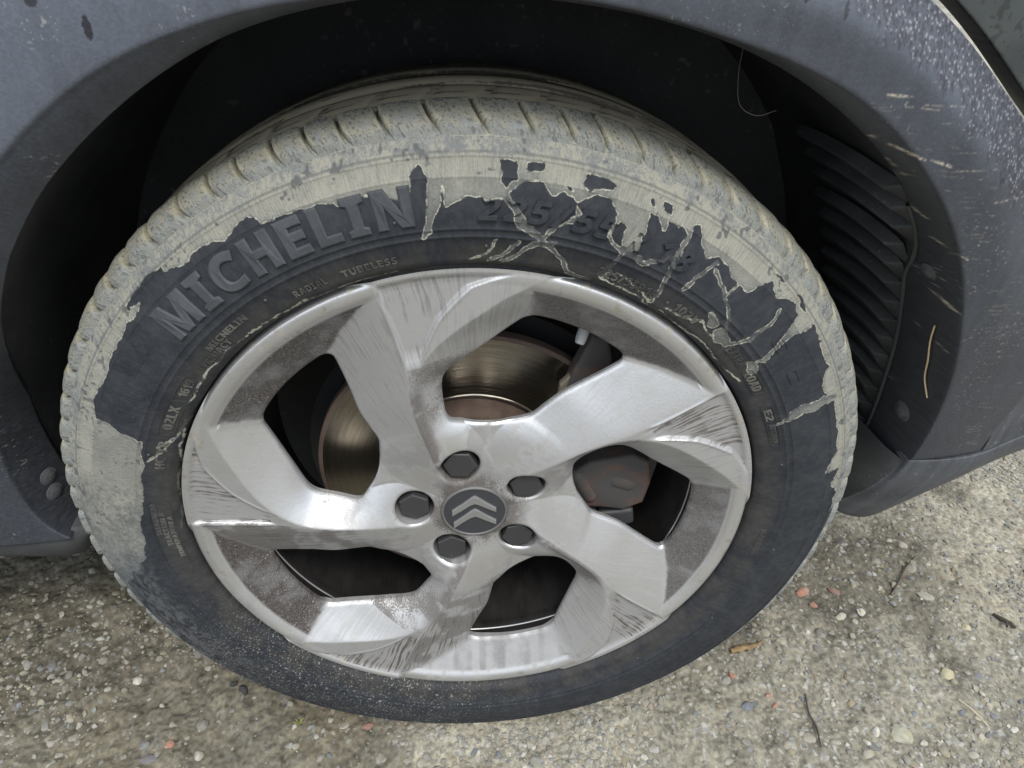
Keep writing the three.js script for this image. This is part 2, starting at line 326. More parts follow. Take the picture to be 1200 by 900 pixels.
const tyreMap = texture(SWN, SWN, (x, y, o) => {
  const X = (x / SWN - 0.5) * 2 * SW, Y = (y / SWN - 0.5) * 2 * SW, r = Math.hypot(X, Y), at = (SWN - 1 - y) * SWN + x, out = y * SWN + x;
  if (r < 0.236 || r > 0.352) { o[0] = o[1] = o[2] = 0.03; return; }
  const a = Math.atan2(Y, X) / DEG, A = (a + 360) % 360;
  // ragged edges: look the mask up a little aside
  const wx = 9 * (noise(x / 30, y / 30, 1) - 0.5) + 4 * (noise(x / 10, y / 10, 2) - 0.5) + 1.6 * (noise(x / 4, y / 4, 5) - 0.5), wy = 9 * (noise(x / 30, y / 30, 3) - 0.5) + 4 * (noise(x / 10, y / 10, 4) - 0.5) + 1.6 * (noise(x / 4, y / 4, 6) - 0.5);
  const ix = clamp((x + wx) | 0, 0, SWN - 1), iy = clamp((SWN - 1 - y + wy) | 0, 0, SWN - 1), id = iy * SWN + ix;
  const m = mudSoft[id], body = mudBody[id], wide = mudWide[id], n1 = noise(x / 3, y / 3, 8), n2 = fbm(x / 40, y / 40, 3, 12), n3 = hash(x, y, 3), n4 = noise(x / 7, y / 7, 13);
  const worn = clamp(body * 1.4 + smooth(0.22, 0.5, noise(x / 34, y / 34, 14) + 0.25 * (n4 - 0.5)));
  const cover = smooth(0.35, 0.6, m) * mix(0.35, 1, worn) * mix(1, smooth(0.30, 0.62, fbm(a * 0.9, r * 240, 4, 73) + 0.9 * smooth(214, 186, A) - 0.12), smooth(160, 172, A)), crust = smooth(0.25, 0.45, m) * smooth(0.85, 0.62, m) * smooth(0.35, 0.6, n4 + 0.12) * smooth(168, 160, A) * worn;
  // how thick the film lies: thinner towards its ragged lower edge and in the runs, with fine radial grain near the tread
  const runs = noise(a * 9, r * 160, 30), left = smooth(165, 172, A) * smooth(232, 195, A), belt = smooth(0.3115, 0.3130, r);
  let thick = 0.16 + 0.40 * smooth(0.3, 0.95, body) * smooth(0.35, 0.8, wide) + 0.26 * belt * body + 0.5 * (n2 - 0.5) + 0.34 * (runs - 0.5) * (0.4 + belt) + 0.22 * (n1 - 0.5);
  thick = clamp(mix(thick, 0.12 + 0.42 * smooth(198, 170, A) + 0.8 * (n2 - 0.5) + 0.5 * (noise(a * 1.6, r * 520, 31) - 0.5) + 0.3 * (n1 - 0.5), left));
  const outer = smooth(0.3246, 0.3264, r), lowFade = smooth(212, 180, A) + (A < 150 ? 1 : 0);
  // grit spattered low down on the left, a brown film on the inner half of the wall
  const low = smooth(192, 215, A) * smooth(292, 255, A), dots = noise(x / 2.6, y / 2.6, 55);
  const grit = smooth(0.87 - 0.15 * low * (0.4 + n2), 0.94, dots) * (0.05 + 0.6 * low);
  const film = 0.045 * smooth(0.3, 0.8, n2) + 0.035 * smooth(0.35, 0.75, noise(a * 2.2, r * 260, 72)) * (0.5 + n1) + 0.26 * smooth(160, 172, A) * smooth(232, 205, A) * smooth(0.278, 0.30, r) * smooth(0.3, 0.75, 0.5 * noise(a * 1.1, r * 420, 71) + 0.3 * n2 + 0.2 * n1);
  let R = RUBBER[0] + 0.008 * (n3 - 0.5), G = RUBBER[1] + 0.008 * (n3 - 0.5), B = RUBBER[2] + 0.008 * (n3 - 0.5);
  const brown = 0.6 * smooth(0.276, 0.262, r) * smooth(0.25, 0.7, n2 + 0.1);
  R = mix(R, 0.034, brown); G = mix(G, 0.029, brown); B = mix(B, 0.024, brown);
  R = mix(R, 0.19, film); G = mix(G, 0.195, film); B = mix(B, 0.19, film);
  R = mix(R, 0.34, grit); G = mix(G, 0.32, grit); B = mix(B, 0.27, grit);
  const inMain = cover * clamp(lowFade) * clamp(mix(0.62, 0.82, smooth(0.1, 0.6, body)) + 0.25 * thick);
  let mr = mix(0.100, 0.255, thick), mg = mix(0.103, 0.245, thick), mb = mix(0.098, 0.204, thick);
  // beyond the outer line the mud is grainy, grey blue and pale by turns
  const og = smooth(0.32, 0.68, 0.28 * n4 + 0.30 * n1 + 0.42 * n2 + 0.3 * (n3 - 0.5)); mr = mix(mr, mix(0.145, 0.262, og), outer); mg = mix(mg, mix(0.151, 0.250, og), outer); mb = mix(mb, mix(0.147, 0.204, og), outer);
  const thin = smooth(172, 198, A) * left; mr = mix(mr, 0.095 + 0.05 * (n1 - 0.5) + 0.05 * (n2 - 0.5), 0.92 * thin); mg = mix(mg, 0.102 + 0.05 * (n1 - 0.5) + 0.05 * (n2 - 0.5), 0.92 * thin); mb = mix(mb, 0.105 + 0.05 * (n1 - 0.5) + 0.05 * (n2 - 0.5), 0.92 * thin);
  // rubbed-off spots, mostly along the outer line
  const bare = smooth(0.66, 0.74, 0.55 * fbm(x / 26, y / 26, 3, 201) + 0.35 * noise(x / 7, y / 7, 202) + 0.10 * n1 + 0.06 * smooth(0.312, 0.326, r) - 0.02) * 0.8; mr = mix(mr, 0.075, bare); mg = mix(mg, 0.078, bare); mb = mix(mb, 0.078, bare);
  const line = smooth(0.0011, 0.0003, Math.abs(r - 0.3268)) * 0.65 * smooth(0.2, 0.5, n2 + 0.1); mr = mix(mr, 0.10, line); mg = mix(mg, 0.10, line); mb = mix(mb, 0.092, line);
  R = mix(R, mr, inMain); G = mix(G, mg, inMain); B = mix(B, mb, inMain);
  const c2 = clamp(crust * clamp(lowFade) * (0.45 + 0.75 * n1) * (1 - outer));
  R = mix(R, 0.38, c2); G = mix(G, 0.365, c2); B = mix(B, 0.29, c2);
  o[0] = R; o[1] = G; o[2] = B;
  mudHeight[out] = 255 * clamp(0.22 + 0.22 * inMain * (0.6 + 0.8 * (thick - 0.5)) + 0.12 * c2 + 0.10 * grit + (0.03 + 0.10 * inMain) * (n1 - 0.5) + 0.04 * (n3 - 0.5) + 0.16 * outer * (n4 - 0.5));
  mudRough[out] = 255 * mix(0.74 + 0.1 * (n2 - 0.5), 0.95, Math.max(inMain, film));
}, true, false);
const fromBytes = (a) => texture(SWN, SWN, (x, y, o) => { o[0] = o[1] = o[2] = a[y * SWN + x] / 255; }, false, false);
const tyreMat = new THREE.MeshPhysicalMaterial({ side: THREE.DoubleSide, specularIntensity: 0.6, map: tyreMap, bumpMap: fromBytes(mudHeight), bumpScale: 0.0012, roughnessMap: fromBytes(mudRough), roughness: 1 });
const planarUV = (p) => [0.5 + p[0] / (2 * SW), 0.5 + p[1] / (2 * SW)];

// the tread's mud: pale and caked, rubbed to blue grey in patches
const TU = 1024, TV = 512;
const treadBump = new Uint8Array(TU * TV);
const treadMap = texture(TU, TV, (x, y, o) => {
  const u = x / TU, v = y / TV;
  const blotch = fbm(u * 14, v * 7, 4, 91, 14, 7), fine = noise(u * 330, v * 165, 92, 330, 165), runs = noise(u * 60, v * 220, 93, 60, 220), pit = noise(u * 150, v * 75, 94, 150, 75);
  const rub = smooth(0.50, 0.68, blotch + 0.12 * (fine - 0.5)), dark = smooth(0.70, 0.80, fbm(u * 22, v * 11, 3, 95, 22, 11) + 0.14 * (pit - 0.5)), specks = smooth(0.80, 0.9, pit) * 0.55;
  let R = 0.31, G = 0.302, B = 0.245; const t = 0.86 + 0.3 * (fine - 0.5) + 0.22 * (runs - 0.5) + 0.16 * (blotch - 0.5);
  R = mix(R, 0.18, rub * 0.85); G = mix(G, 0.19, rub * 0.85); B = mix(B, 0.188, rub * 0.85);
  const k = Math.max(dark * 0.75, specks);
  o[0] = mix(R, 0.09, k) * t; o[1] = mix(G, 0.09, k) * t; o[2] = mix(B, 0.088, k) * t;
  treadBump[y * TU + x] = 255 * clamp(0.5 + 0.3 * (fine - 0.5) + 0.28 * (blotch - 0.5) + 0.2 * (runs - 0.5) - 0.3 * k);
}, true);
const treadMat = std({ map: treadMap, bumpMap: texture(TU, TV, (x, y, o) => { o[0] = o[1] = o[2] = treadBump[y * TU + x] / 255; }), bumpScale: 0.0016, roughness: 0.92 });
// one tile per kind of block: pale crust round the edges, rubbed grey blue below, pitted on top
const blockBump = new Uint8Array(1280 * 256);
const blockMap = texture(1280, 256, (x, y, o) => {
  const v = y / 256, kind = Math.floor(x / 256), a = ((x % 256) / 256) * 2 - 1, X = x / 256, fine = noise(X * 70, v * 70, 171), mid = fbm(X * 7, v * 7, 4, 172), pit = noise(X * 34, v * 34, 173), f = hash(x, y, 12);
  const wob = 0.16 * (mid - 0.5), edge = Math.max(smooth(0.52, 0.84, Math.abs(a) + wob), smooth(0.16, 0.05, v + 0.25 * wob) * 0.5);
  const footZone = smooth(0.30, 0.18, v + 0.10 * (Math.abs(a) * Math.abs(a)) * -1 + 0.06 * (mid - 0.5));
  const blue = Math.max(footZone * smooth(0.25, 0.6, 0.5 * mid + 0.5 * fine + 0.1) * 0.9, smooth(0.42, 0.72, mid + 0.22 * (fine - 0.5) + 0.26 * smooth(0.56, 0.30, v + 0.5 * wob) - 0.18 * edge - 0.13 + 0.05 * Math.sin(kind * 2.1)) * (1 - 0.85 * edge) * 0.85);
  const dark = smooth(0.56, 0.66, fbm(X * 16, v * 16, 3, 174) + 0.10 * smooth(0.6, 0.9, v) - 0.05) * (1 - edge), specks = smooth(0.80, 0.88, pit) * 0.6;
  const t = 0.84 + 0.34 * (fine - 0.5) + 0.2 * (f - 0.5) + 0.25 * (mid - 0.5);
  let R = mix(0.30, 0.40, edge), G = mix(0.285, 0.372, edge), B = mix(0.222, 0.275, edge); R = mix(R, 0.21, blue); G = mix(G, 0.22, blue); B = mix(B, 0.21, blue);
  const k = Math.max(0.7 * dark, specks); o[0] = mix(R, 0.10, k) * t; o[1] = mix(G, 0.098, k) * t; o[2] = mix(B, 0.09, k) * t;
  blockBump[y * 1280 + x] = 255 * clamp(0.5 + 0.25 * (fine - 0.5) + 0.5 * (mid - 0.5) + 0.12 * edge - 0.25 * k);
}, true, false);
const blockMat = std({ map: blockMap, bumpMap: texture(1280, 256, (x, y, o) => { o[0] = o[1] = o[2] = blockBump[y * 1280 + x] / 255; }, false, false), bumpScale: 0.0014, roughness: 0.92 });
// deep under the arch the crown is only brown and worn
const crownMap = texture(512, 512, (x, y, o) => {
  const u = x / 512, v = y / 512, s = fbm(u * 6, v * 60, 4, 61, 6, 60), f = noise(u * 200, v * 200, 62, 200), bare = smooth(0.5, 0.66, s + 0.2 * (f - 0.5));
  o[0] = mix(0.36, 0.12, bare); o[1] = mix(0.318, 0.104, bare); o[2] = mix(0.228, 0.082, bare);
}, true);
const crownMat = std({ map: crownMap, roughness: 0.95, bumpMap: crownMap, bumpScale: 0.001 });

mesh('tyre_sidewall', load(revolve(PROFILE, 360, planarUV)), tyreMat, wheel);
mesh('tyre_shoulder', load(revolve(SHOULDER, 240, (p, t, s) => [t * 4, s / 0.13])), treadMat, wheel);
mesh('tyre_crown', load(revolve(CROWN, 240, (p, t, s) => [t * 5, s / 0.3])), crownMat, wheel);

// --- tread blocks on the shoulder, in a pitch that varies as on the real tyre
function blockGeometry(pitch, variant) {
  const nu = 26, nv = 24, pos = [], uv = [], idx = [], path = [[0.3300, -0.0040], [0.3335, -0.0078], [0.3368, -0.0125], [0.3400, -0.0190], [0.3425, -0.0260], [0.3442, -0.0340], [0.3450, -0.0420], [0.3450, -0.0475]];
  const L = [0]; for (let i = 1; i < path.length; i++) L.push(L[i - 1] + Math.hypot(path[i][0] - path[i - 1][0], path[i][1] - path[i - 1][1]));
  const tr = L.map((l, i) => [l, path[i][0]]), tz = L.map((l, i) => [l, path[i][1]]), total = L[L.length - 1], hw = pitch / 2 * DEG * 340;
  const ease = (t) => { const q = t * 2 - 1; return Math.sign(q) * (1 - Math.pow(1 - Math.abs(q), 1.8)); };
  for (let j = 0; j <= nv; j++) for (let i = 0; i <= nu; i++) {
    const b = (ease(j / nv) + 1) / 2, a = ease(i / nu), s = b * total, S = s * 1000, T = total * 1000;
    // inside distance, in mm, to a tile whose foot is round and whose top is nearly square
    const X = Math.abs(a) * hw, foot = 7.5 + 1.5 * noise(variant, 3, 8), rad = S < T * 0.5 ? 7 : 2.5, y0 = S < T * 0.5 ? (foot + rad) - S : S - (T - 0.8 - rad), qx = X - (hw - 1.0 - rad), qy = y0;
    const out = Math.hypot(Math.max(qx, 0), Math.max(qy, 0)) + Math.min(Math.max(qx, qy), 0) - rad, up = smooth(0.9, -1.3, out);
    const groove = smooth(hw - 1.3, hw - 0.2, X) * smooth(0.5, 3.5, S), lump = 0.0007 * (fbm(a * 2.5 + variant * 7, b * 4, 3, 7) - 0.5) * smooth(0, 2, S);
    const lift = 0.0040 * up + 0.0014 * smooth(1, -8, out) - 0.0036 * groove + lump * 1.3;
    const e1 = curveTable(tr, Math.min(total, s + 0.001)) - curveTable(tr, Math.max(0, s - 0.001)), e2 = curveTable(tz, Math.min(total, s + 0.001)) - curveTable(tz, Math.max(0, s - 0.001)), ln = Math.hypot(e1, e2);
    const r = curveTable(tr, s) - e2 / ln * lift, z = curveTable(tz, s) + e1 / ln * lift;
    const slant = -2.8 * Math.pow(1 - b, 2.7) - 0.35 * Math.sin(Math.PI * b), phi = (a * pitch / 2 + slant + 90) * DEG;
    pos.push(r * Math.cos(phi), r * Math.sin(phi), z); uv.push((variant + 0.02 + 0.96 * (a + 1) / 2) / 5, 0.02 + 0.96 * b);
  }
  for (let j = 0; j < nv; j++) for (let i = 0; i < nu; i++) { const p = j * (nu + 1) + i, q = p + 1, s = p + nu + 1, t = s + 1; idx.push(p, s, q, q, s, t); }
  return geoFrom(pos, idx, uv);
}
{
  const seq = [5.2, 5.2, 4.5, 3.9, 3.9, 4.5, 3.9, 4.5, 5.2, 4.5, 3.9, 3.9]; let sum = 0; const list = [];
  while (sum < 355) { const p = seq[list.length % seq.length]; list.push(p); sum += p; }
  const k = 360 / sum, kinds = new Map(); let at = 0, n = 0;
  for (const p of list) {
    const variant = n++ % 5, key = p + '/' + variant; if (!kinds.has(key)) kinds.set(key, blockGeometry(p * k, variant));
    const mid = at + p * k / 2; at += p * k;
    const bottom = Math.abs(((mid % 360) + 360) % 360 - 180);
    if (bottom < 30) continue;                    // pressed into the ground
    const o = mesh('tread_block', kinds.get(key), blockMat, wheel); o.rotation.z = mid * DEG;
  }
}
// --- second row: longer blocks along the crown's edge
{
  const geo = (() => { const rows = [], h = 3.1; for (let i = 0; i <= 10; i++) { const a = i / 5 - 1, e = Math.sqrt(Math.max(0, 1 - Math.pow(Math.abs(a), 8))); rows.push([0, 0.12, 0.3, 0.5, 0.7, 0.88, 1].map((b) => { const f = Math.sqrt(Math.max(0, 1 - Math.pow(Math.abs(b * 2 - 1), 6))), r = 0.3445 + 0.0035 * b + 0.0030 * e * f - 0.001, z = -0.0505 - 0.036 * b, p = (90 + a * h - 1.6 * b) * DEG; return [r * Math.cos(p), r * Math.sin(p), z]; })); } return loft(rows, (p, i, j, u, v) => [u * 7, v * 5 + 0.3], true); })();
  for (let i = 0; i < 56; i++) { const a = i * 360 / 56 + 2; if (Math.abs((a % 360) - 180) < 32) continue; const o = mesh('tread_block', geo, crownMat, wheel); o.rotation.z = a * DEG; }
}

// --- raised lettering, the letters standing on the sidewall
const letterTex = texture(512, 512, (x, y, o) => { const n = fbm(x / 512 * 40, y / 512 * 40, 3, 181, 40), f = hash(x, y, 19), k = clamp(0.4 + 0.9 * (n - 0.45) + 0.3 * (f - 0.5)); o[0] = mix(0.026, 0.062, k); o[1] = mix(0.028, 0.066, k); o[2] = mix(0.032, 0.071, k); }, true);
const smallTex = texture(256, 256, (x, y, o) => { const n = fbm(x / 256 * 50, y / 256 * 50, 3, 191, 50), k = smooth(0.3, 0.65, n); o[0] = mix(0.034, 0.10, k); o[1] = mix(0.033, 0.095, k); o[2] = mix(0.030, 0.080, k); }, true), smallMat = std({ map: smallTex, roughness: 0.8 });
const font = await new FontLoader().loadAsync('fonts/droid/droid_sans_bold.typeface.json');
function lettering(text, r0, height, a0, a1, opts = {}) {
  const size = 1, shapes = [], gap = opts.gap ?? 0.06; let x = 0; const geos = [];
  for (const ch of text) {
    if (ch === ' ') { x += 0.35; continue; }
    const g = new THREE.ExtrudeGeometry(font.generateShapes(ch, size), { depth: 0.6, bevelEnabled: true, bevelThickness: 0.4, bevelSize: opts.fat ?? 0.02, bevelSegments: 1, curveSegments: 4 });
    g.computeBoundingBox(); const b = g.boundingBox; g.translate(x - b.min.x, 0, 0); x += b.max.x - b.min.x + gap; geos.push(g);
  }
  const all = mergeGeometries(geos), p = all.attributes.position, W = x - gap, H = opts.cap ?? 0.99, uv = all.attributes.uv, lift = opts.lift ?? 0.0008, slant = opts.slant ?? 0;
  for (let i = 0; i < p.count; i++) {
    const gzz = p.getZ(i) > 0.8 ? 1 : p.getZ(i) > 0.3 ? 0.55 : 0; const gx = p.getX(i) + slant * p.getY(i), gy = p.getY(i), phi = (a0 + (a1 - a0) * gx / W) * DEG, r = r0 + height * gy / H, z = wallZ(r) + (gzz > 0 ? lift * gzz : -0.0012);
    p.setXYZ(i, r * Math.cos(phi), r * Math.sin(phi), z); uv.setXY(i, 0.5 + p.getX(i) / (2 * SW), 0.5 + p.getY(i) / (2 * SW));
  }
  all.computeVertexNormals();
  return mesh('raised_lettering', all, opts.mat ?? (height < 0.009 ? smallMat : tyreMat), wheel);
}
const letterMat = std({ map: letterTex, bumpMap: letterTex, bumpScale: 0.0004, roughness: 0.72 });
lettering('MICHELIN', 0.2850, 0.0240, 136.0, 97.4, { lift: 0.0019, gap: 0.16, fat: 0.045, mat: letterMat });
lettering('225/55 R 18', 0.2865, 0.0150, 89.4, 59.6, { lift: 0.0024, fat: 0.03, slant: 0.22, gap: 0.16 });
lettering('MICHELIN', 0.2640, 0.0050, 135.2, 126.4, { gap: 0.14 });
lettering('PRIMACY', 0.2580, 0.0050, 138.4, 131.6, { gap: 0.14 });
lettering('RADIAL', 0.2582, 0.0052, 118.0, 112.4, { gap: 0.16 });
lettering('TUBELESS', 0.2582, 0.0052, 109.8, 101.2, { gap: 0.16 });
lettering('225/55R18', 0.2585, 0.0072, 70.6, 60.2, { gap: 0.14 });
lettering('102V', 0.2592, 0.0072, 56.4, 51.2, { gap: 0.14 });
lettering('EXTRA', 0.2622, 0.0070, 43.6, 38.8, { gap: 0.14 });
lettering('LOAD', 0.2618, 0.0070, 37.0, 32.6, { gap: 0.14 });
lettering('HC YR', 0.2586, 0.0072, 163.2, 156.6, { gap: 0.14 });
lettering('02LX', 0.2590, 0.0070, 153.8, 148.4, { gap: 0.14 });
lettering('1619', 0.2590, 0.0062, 146.0, 142.2, { gap: 0.14 });
lettering('E2', 0.2630, 0.0060, 27.6, 25.0, { gap: 0.12 });
lettering('0213949', 0.2640, 0.0046, 24.0, 19.6, { gap: 0.14 });
lettering('WARNING', 0.2635, 0.0050, -3.0, -10.0, { gap: 0.14 });
lettering('TREADWEAR', 0.2668, 0.0040, 179.5, 171.5, { gap: 0.14, lift: 0.0005 });
lettering('TRACTION A', 0.2615, 0.0040, 182.5, 174.0, { gap: 0.14, lift: 0.0005 });
lettering('TEMPERATURE A', 0.2562, 0.0038, 186, 175.0, { gap: 0.14, lift: 0.0005 });
{ // raised frames round the small codes, serrated patches, little moulding pips
  const ring = (a0, a1, r0, r1, w = 0.0005) => { const pts = [], mid = (r0 + r1) / 2, hr = (r1 - r0) / 2, ma = (a0 + a1) / 2, ha = Math.abs(a1 - a0) / 2; for (let i = 0; i < 40; i++) { const t = i / 40 * 2 * Math.PI, c = Math.cos(t), s = Math.sin(t), k = Math.pow(Math.pow(Math.abs(c), 5) + Math.pow(Math.abs(s), 5), -1 / 5), a = (ma + ha * c * k) * DEG, r = mid + hr * s * k; pts.push(new THREE.Vector3(r * Math.cos(a), r * Math.sin(a), wallZ(r) + 0.0001)); } const g = new THREE.TubeGeometry(new THREE.CatmullRomCurve3(pts, true), 80, w, 5, true), p = g.attributes.position, uv = g.attributes.uv; for (let i = 0; i < p.count; i++) uv.setXY(i, 0.5 + p.getX(i) / (2 * SW), 0.5 + p.getY(i) / (2 * SW)); return mesh('raised_frame', g, tyreMat, wheel); };
  ring(155.2, 147.2, 0.2566, 0.2682); ring(147.0, 141.4, 0.2566, 0.2676); ring(28.6, 24.0, 0.2615, 0.2705); ring(24.6, 19.0, 0.2620, 0.2700); ring(191, 170.5, 0.2548, 0.2722, 0.0004); ring(37.6, 31.9, 0.2606, 0.2704); ring(40.5, 37.5, 0.292, 0.300); ring(39.7, 38.3, 0.2945, 0.2975); ring(33.5, 31, 0.290, 0.297);
  const bar = (r0, r1, a, w, h = 0.0007) => { const g = new THREE.BoxGeometry(r1 - r0, w, 0.003, 6, 1, 1), p = g.attributes.position, uv = g.attributes.uv; for (let i = 0; i < p.count; i++) { const r = (r0 + r1) / 2 + p.getX(i), z = wallZ(r) + (p.getZ(i) > 0 ? h : -0.001), phi = a * DEG + p.getY(i) / r; p.setXYZ(i, r * Math.cos(phi), r * Math.sin(phi), z); uv.setXY(i, 0.5 + p.getX(i) / (2 * SW), 0.5 + p.getY(i) / (2 * SW)); } g.computeVertexNormals(); return g; };
  const ser = []; for (let i = 0; i < 12; i++) ser.push(bar(0.283 + 0.0025 * Math.sin(i), 0.302, 154.2 - i * 0.62, 0.0012, 0.0005)); for (let i = 0; i < 9; i++) ser.push(bar(0.296, 0.309, 146 - i * 0.6, 0.0012, 0.0005));
  for (let i = 0; i < 5; i++) mesh('serration', mergeGeometries([bar(0.2785, 0.301, 188.5 + i * 1.7, 0.0026, 0.0008)]), tyreMat, wheel);
  for (let i = 0; i < 9; i++) ser.push(bar(0.296, 0.304, -52 + i * 1.1, 0.0012, 0.0005));
  const s = mesh('serration', mergeGeometries(ser), tyreMat, wheel); tag(s, null, null, null, 'stuff');
  const pipGeo = new THREE.SphereGeometry(0.0012, 8, 6);
  for (const [r, a] of [[0.2655, 131], [0.268, 122], [0.2666, 88], [0.262, 57.8], [0.288, 100], [0.271, 160], [0.268, 34], [0.27, 14], [0.282, -8], [0.276, -30], [0.2665, -50]]) { const o = mesh('moulding_pip', pipGeo, std({ color: rgb(0.05, 0.052, 0.056), roughness: 0.6 }), wheel); o.position.set(r * Math.cos(a * DEG), r * Math.sin(a * DEG), wallZ(r)); }
}

// ---------------------------------------------------------------- the alloy: one fifth of the disc, drawn five times
// angles (degrees) and heights of one spoke's lines against the radius in millimetres
const CREST = [[30, 122], [60, 118], [90, 114], [125, 111], [160, 107.8], [187, 106.5], [250, 106.3]];
const CHAMF = [[125, 111], [142, 109.2], [158, 106.6], [172, 103], [185, 98.6], [199, 93], [211, 88.4], [223, 84.5], [231, 81.7], [250, 76]];
const CWEDGE = [[30, 80], [70, 82], [88, 90], [102, 98.5], [112, 101.2], [125, 101.5], [138, 100.3], [148, 98], [168, 88], [193, 80], [203, 77], [250, 62]];
const CCWEDGE = [[30, 152], [70, 152], [90, 148.5], [103, 142], [112, 136.2], [143, 131], [163, 127], [197, 123.3], [250, 118.5]];
const RIDGE = [[160, 107], [170, 103.5], [183, 101.4], [207, 97], [232, 90.5], [240, 85.5], [250, 78]];
const SPLIT = [[30, 80], [100, 81], [120, 80], [150, 78], [200, 64], [260, 64]];
const RISE = [[28, -0.0125], [45, -0.0105], [60, -0.0075], [90, -0.0035], [125, -0.0012], [160, 0], [250, 0]];
const CONE = [[150, -0.046], [195, -0.0255], [203, -0.0215], [228, -0.0058], [232, -0.0030], [234.5, -0.0013], [237, -0.0002], [240, 0.0003], [243.5, 0], [245.2, -0.0012], [246.2, -0.004], [247, -0.009]];
const soft = (f, e) => Math.sqrt(f * f + e * e) - e;
// returns [height, zone]; zones: 0 long blade, 1 recess, 2 other blade and chamfer, 3 rim wall, 4 lip; k: which spoke
const hOut = { h: 0, zone: 0, k: 0, f: 0 };
function alloy(r, phi) {                          // r in mm, phi in degrees
  const split = lerpTable(SPLIT, r); let k = Math.floor((phi - split) / 72); const a = phi - 72 * k; k = ((k % 5) + 5) % 5;
  const c = curveTable(CREST, r), ch = r < 125 ? c : Math.min(c, curveTable(CHAMF, r)), ce = curveTable(CCWEDGE, r), cw = curveTable(CWEDGE, r), rise = curveTable(RISE, r), D = 0.0215 * (r < 105 ? 0.35 + 0.65 * smooth(25, 105, r) : 1) + rise * mix(0.4, 1, smooth(40, 125, r));
  let h, zone, f = 0;
  if (a > c) { f = (a - c) / (ce - c); if (r < 120) f = Math.min(f, mix(1, f, smooth(96, 120, r))); h = rise - D * 1.06 * Math.pow(soft(f, 0.022), 1.0 + 0.12 * smooth(60, 150, r)); zone = 0; }
  else if (a < ch) { f = (ch - a) / (ch - cw); if (r < 120) f = Math.min(f, mix(1, f, smooth(96, 120, r))); h = rise - D * 1.06 * (1 + 0.03 * smooth(60, 150, r)) * soft(f, 0.03); zone = 2; }
  else { h = rise; zone = 2; }
  // the rim's wall meets the spokes in a soft fillet
  const wall = curveTable(CONE, r), kk = a < ch ? (k + 4) % 5 : k, K = r > 229 ? 0.0012 : 0.0035, w = clamp(0.5 + (wall - h) / (2 * K)); h = mix(h, wall, w) + K * w * (1 - w);
  // the recess between the two ridges, cut through the lip
  const rd = lerpTable(RIDGE, r);
  if (r > 160 && a > rd - 3 && a < c + 3) {
    const d1 = (a - rd) * DEG * r * (r < 190 ? 1 : r < 232 ? 1 - 0.45 * (r - 190) / 42 : 0.55 - 0.2 * Math.min(1, (r - 232) / 8)), d2 = (c - a) * DEG * r, inset = Math.min(d1, d2), cut = smooth(-1.2, 2.2, inset) * smooth(168, 186, r) * smooth(245, 238, r);
    h -= 0.0034 * cut; if (cut > 0.5) { zone = 1; }
    // a fine raised bead runs along both ridges
    h += 0.0007 * Math.exp(-Math.pow((Math.min(Math.abs(d1 + 1), Math.abs(d2 + 1))) / 1.3, 2)) * smooth(172, 185, r) * smooth(236, 222, r);
  }
  hOut.h = h; hOut.zone = zone; hOut.k = k; hOut.kk = kk; hOut.w = zone === 1 ? 0 : w; hOut.f = f; hOut.a = a;
  return h;
}
const WINDOW_POINTS = [[186, 124.5], [195.5, 123.9], [199.5, 125.3], [201, 130], [202, 137], [202.3, 145], [201.5, 148.3], [198, 150.6], [193, 152], [168, 160], [150, 169], [144, 171.3], [138, 172.4], [125, 173.5], [107, 174], [101.5, 172.8], [97.5, 169], [94, 163], [93.5, 155.5], [95.5, 149.5], [99.5, 144.6], [104, 140.8], [112, 136], [125, 133.6], [143, 131], [163, 127.4]].map(([r, a]) => new THREE.Vector3(r * Math.cos(a * DEG), r * Math.sin(a * DEG), 0));
const WINDOW = new THREE.CatmullRomCurve3(WINDOW_POINTS, true, 'centripetal').getSpacedPoints(150).slice(0, 150).map((p) => [p.x, p.y]);
const WINDOW_CW = WINDOW.map(([x, y]) => { const a = -72 * DEG, c = Math.cos(a), s = Math.sin(a); return [x * c - y * s, x * s + y * c]; });
function polyDistance(P, x, y) {                  // positive outside
  let d = 1e9, inside = false;
  for (let i = 0, j = P.length - 1; i < P.length; j = i++) {
    const [xi, yi] = P[i], [xj, yj] = P[j], ex = xj - xi, ey = yj - yi, wx = x - xi, wy = y - yi, t = clamp((wx * ex + wy * ey) / (ex * ex + ey * ey)), bx = wx - ex * t, by = wy - ey * t;
    d = Math.min(d, bx * bx + by * by);
    if ((yi > y) !== (yj > y) && x < (xj - xi) * (y - yi) / (yj - yi) + xi) inside = !inside;
  }
  return inside ? -Math.sqrt(d) : Math.sqrt(d);
}
const BOLT_ANGLE = 102.8, BOLT_R = 54, HOLE = 17.5;
const boltX = BOLT_R * Math.cos(BOLT_ANGLE * DEG), boltY = BOLT_R * Math.sin(BOLT_ANGLE * DEG);
const WS = 0.25, wheelUV = (x, y) => [0.5 + x / (2 * WS), 0.5 + y / (2 * WS)];
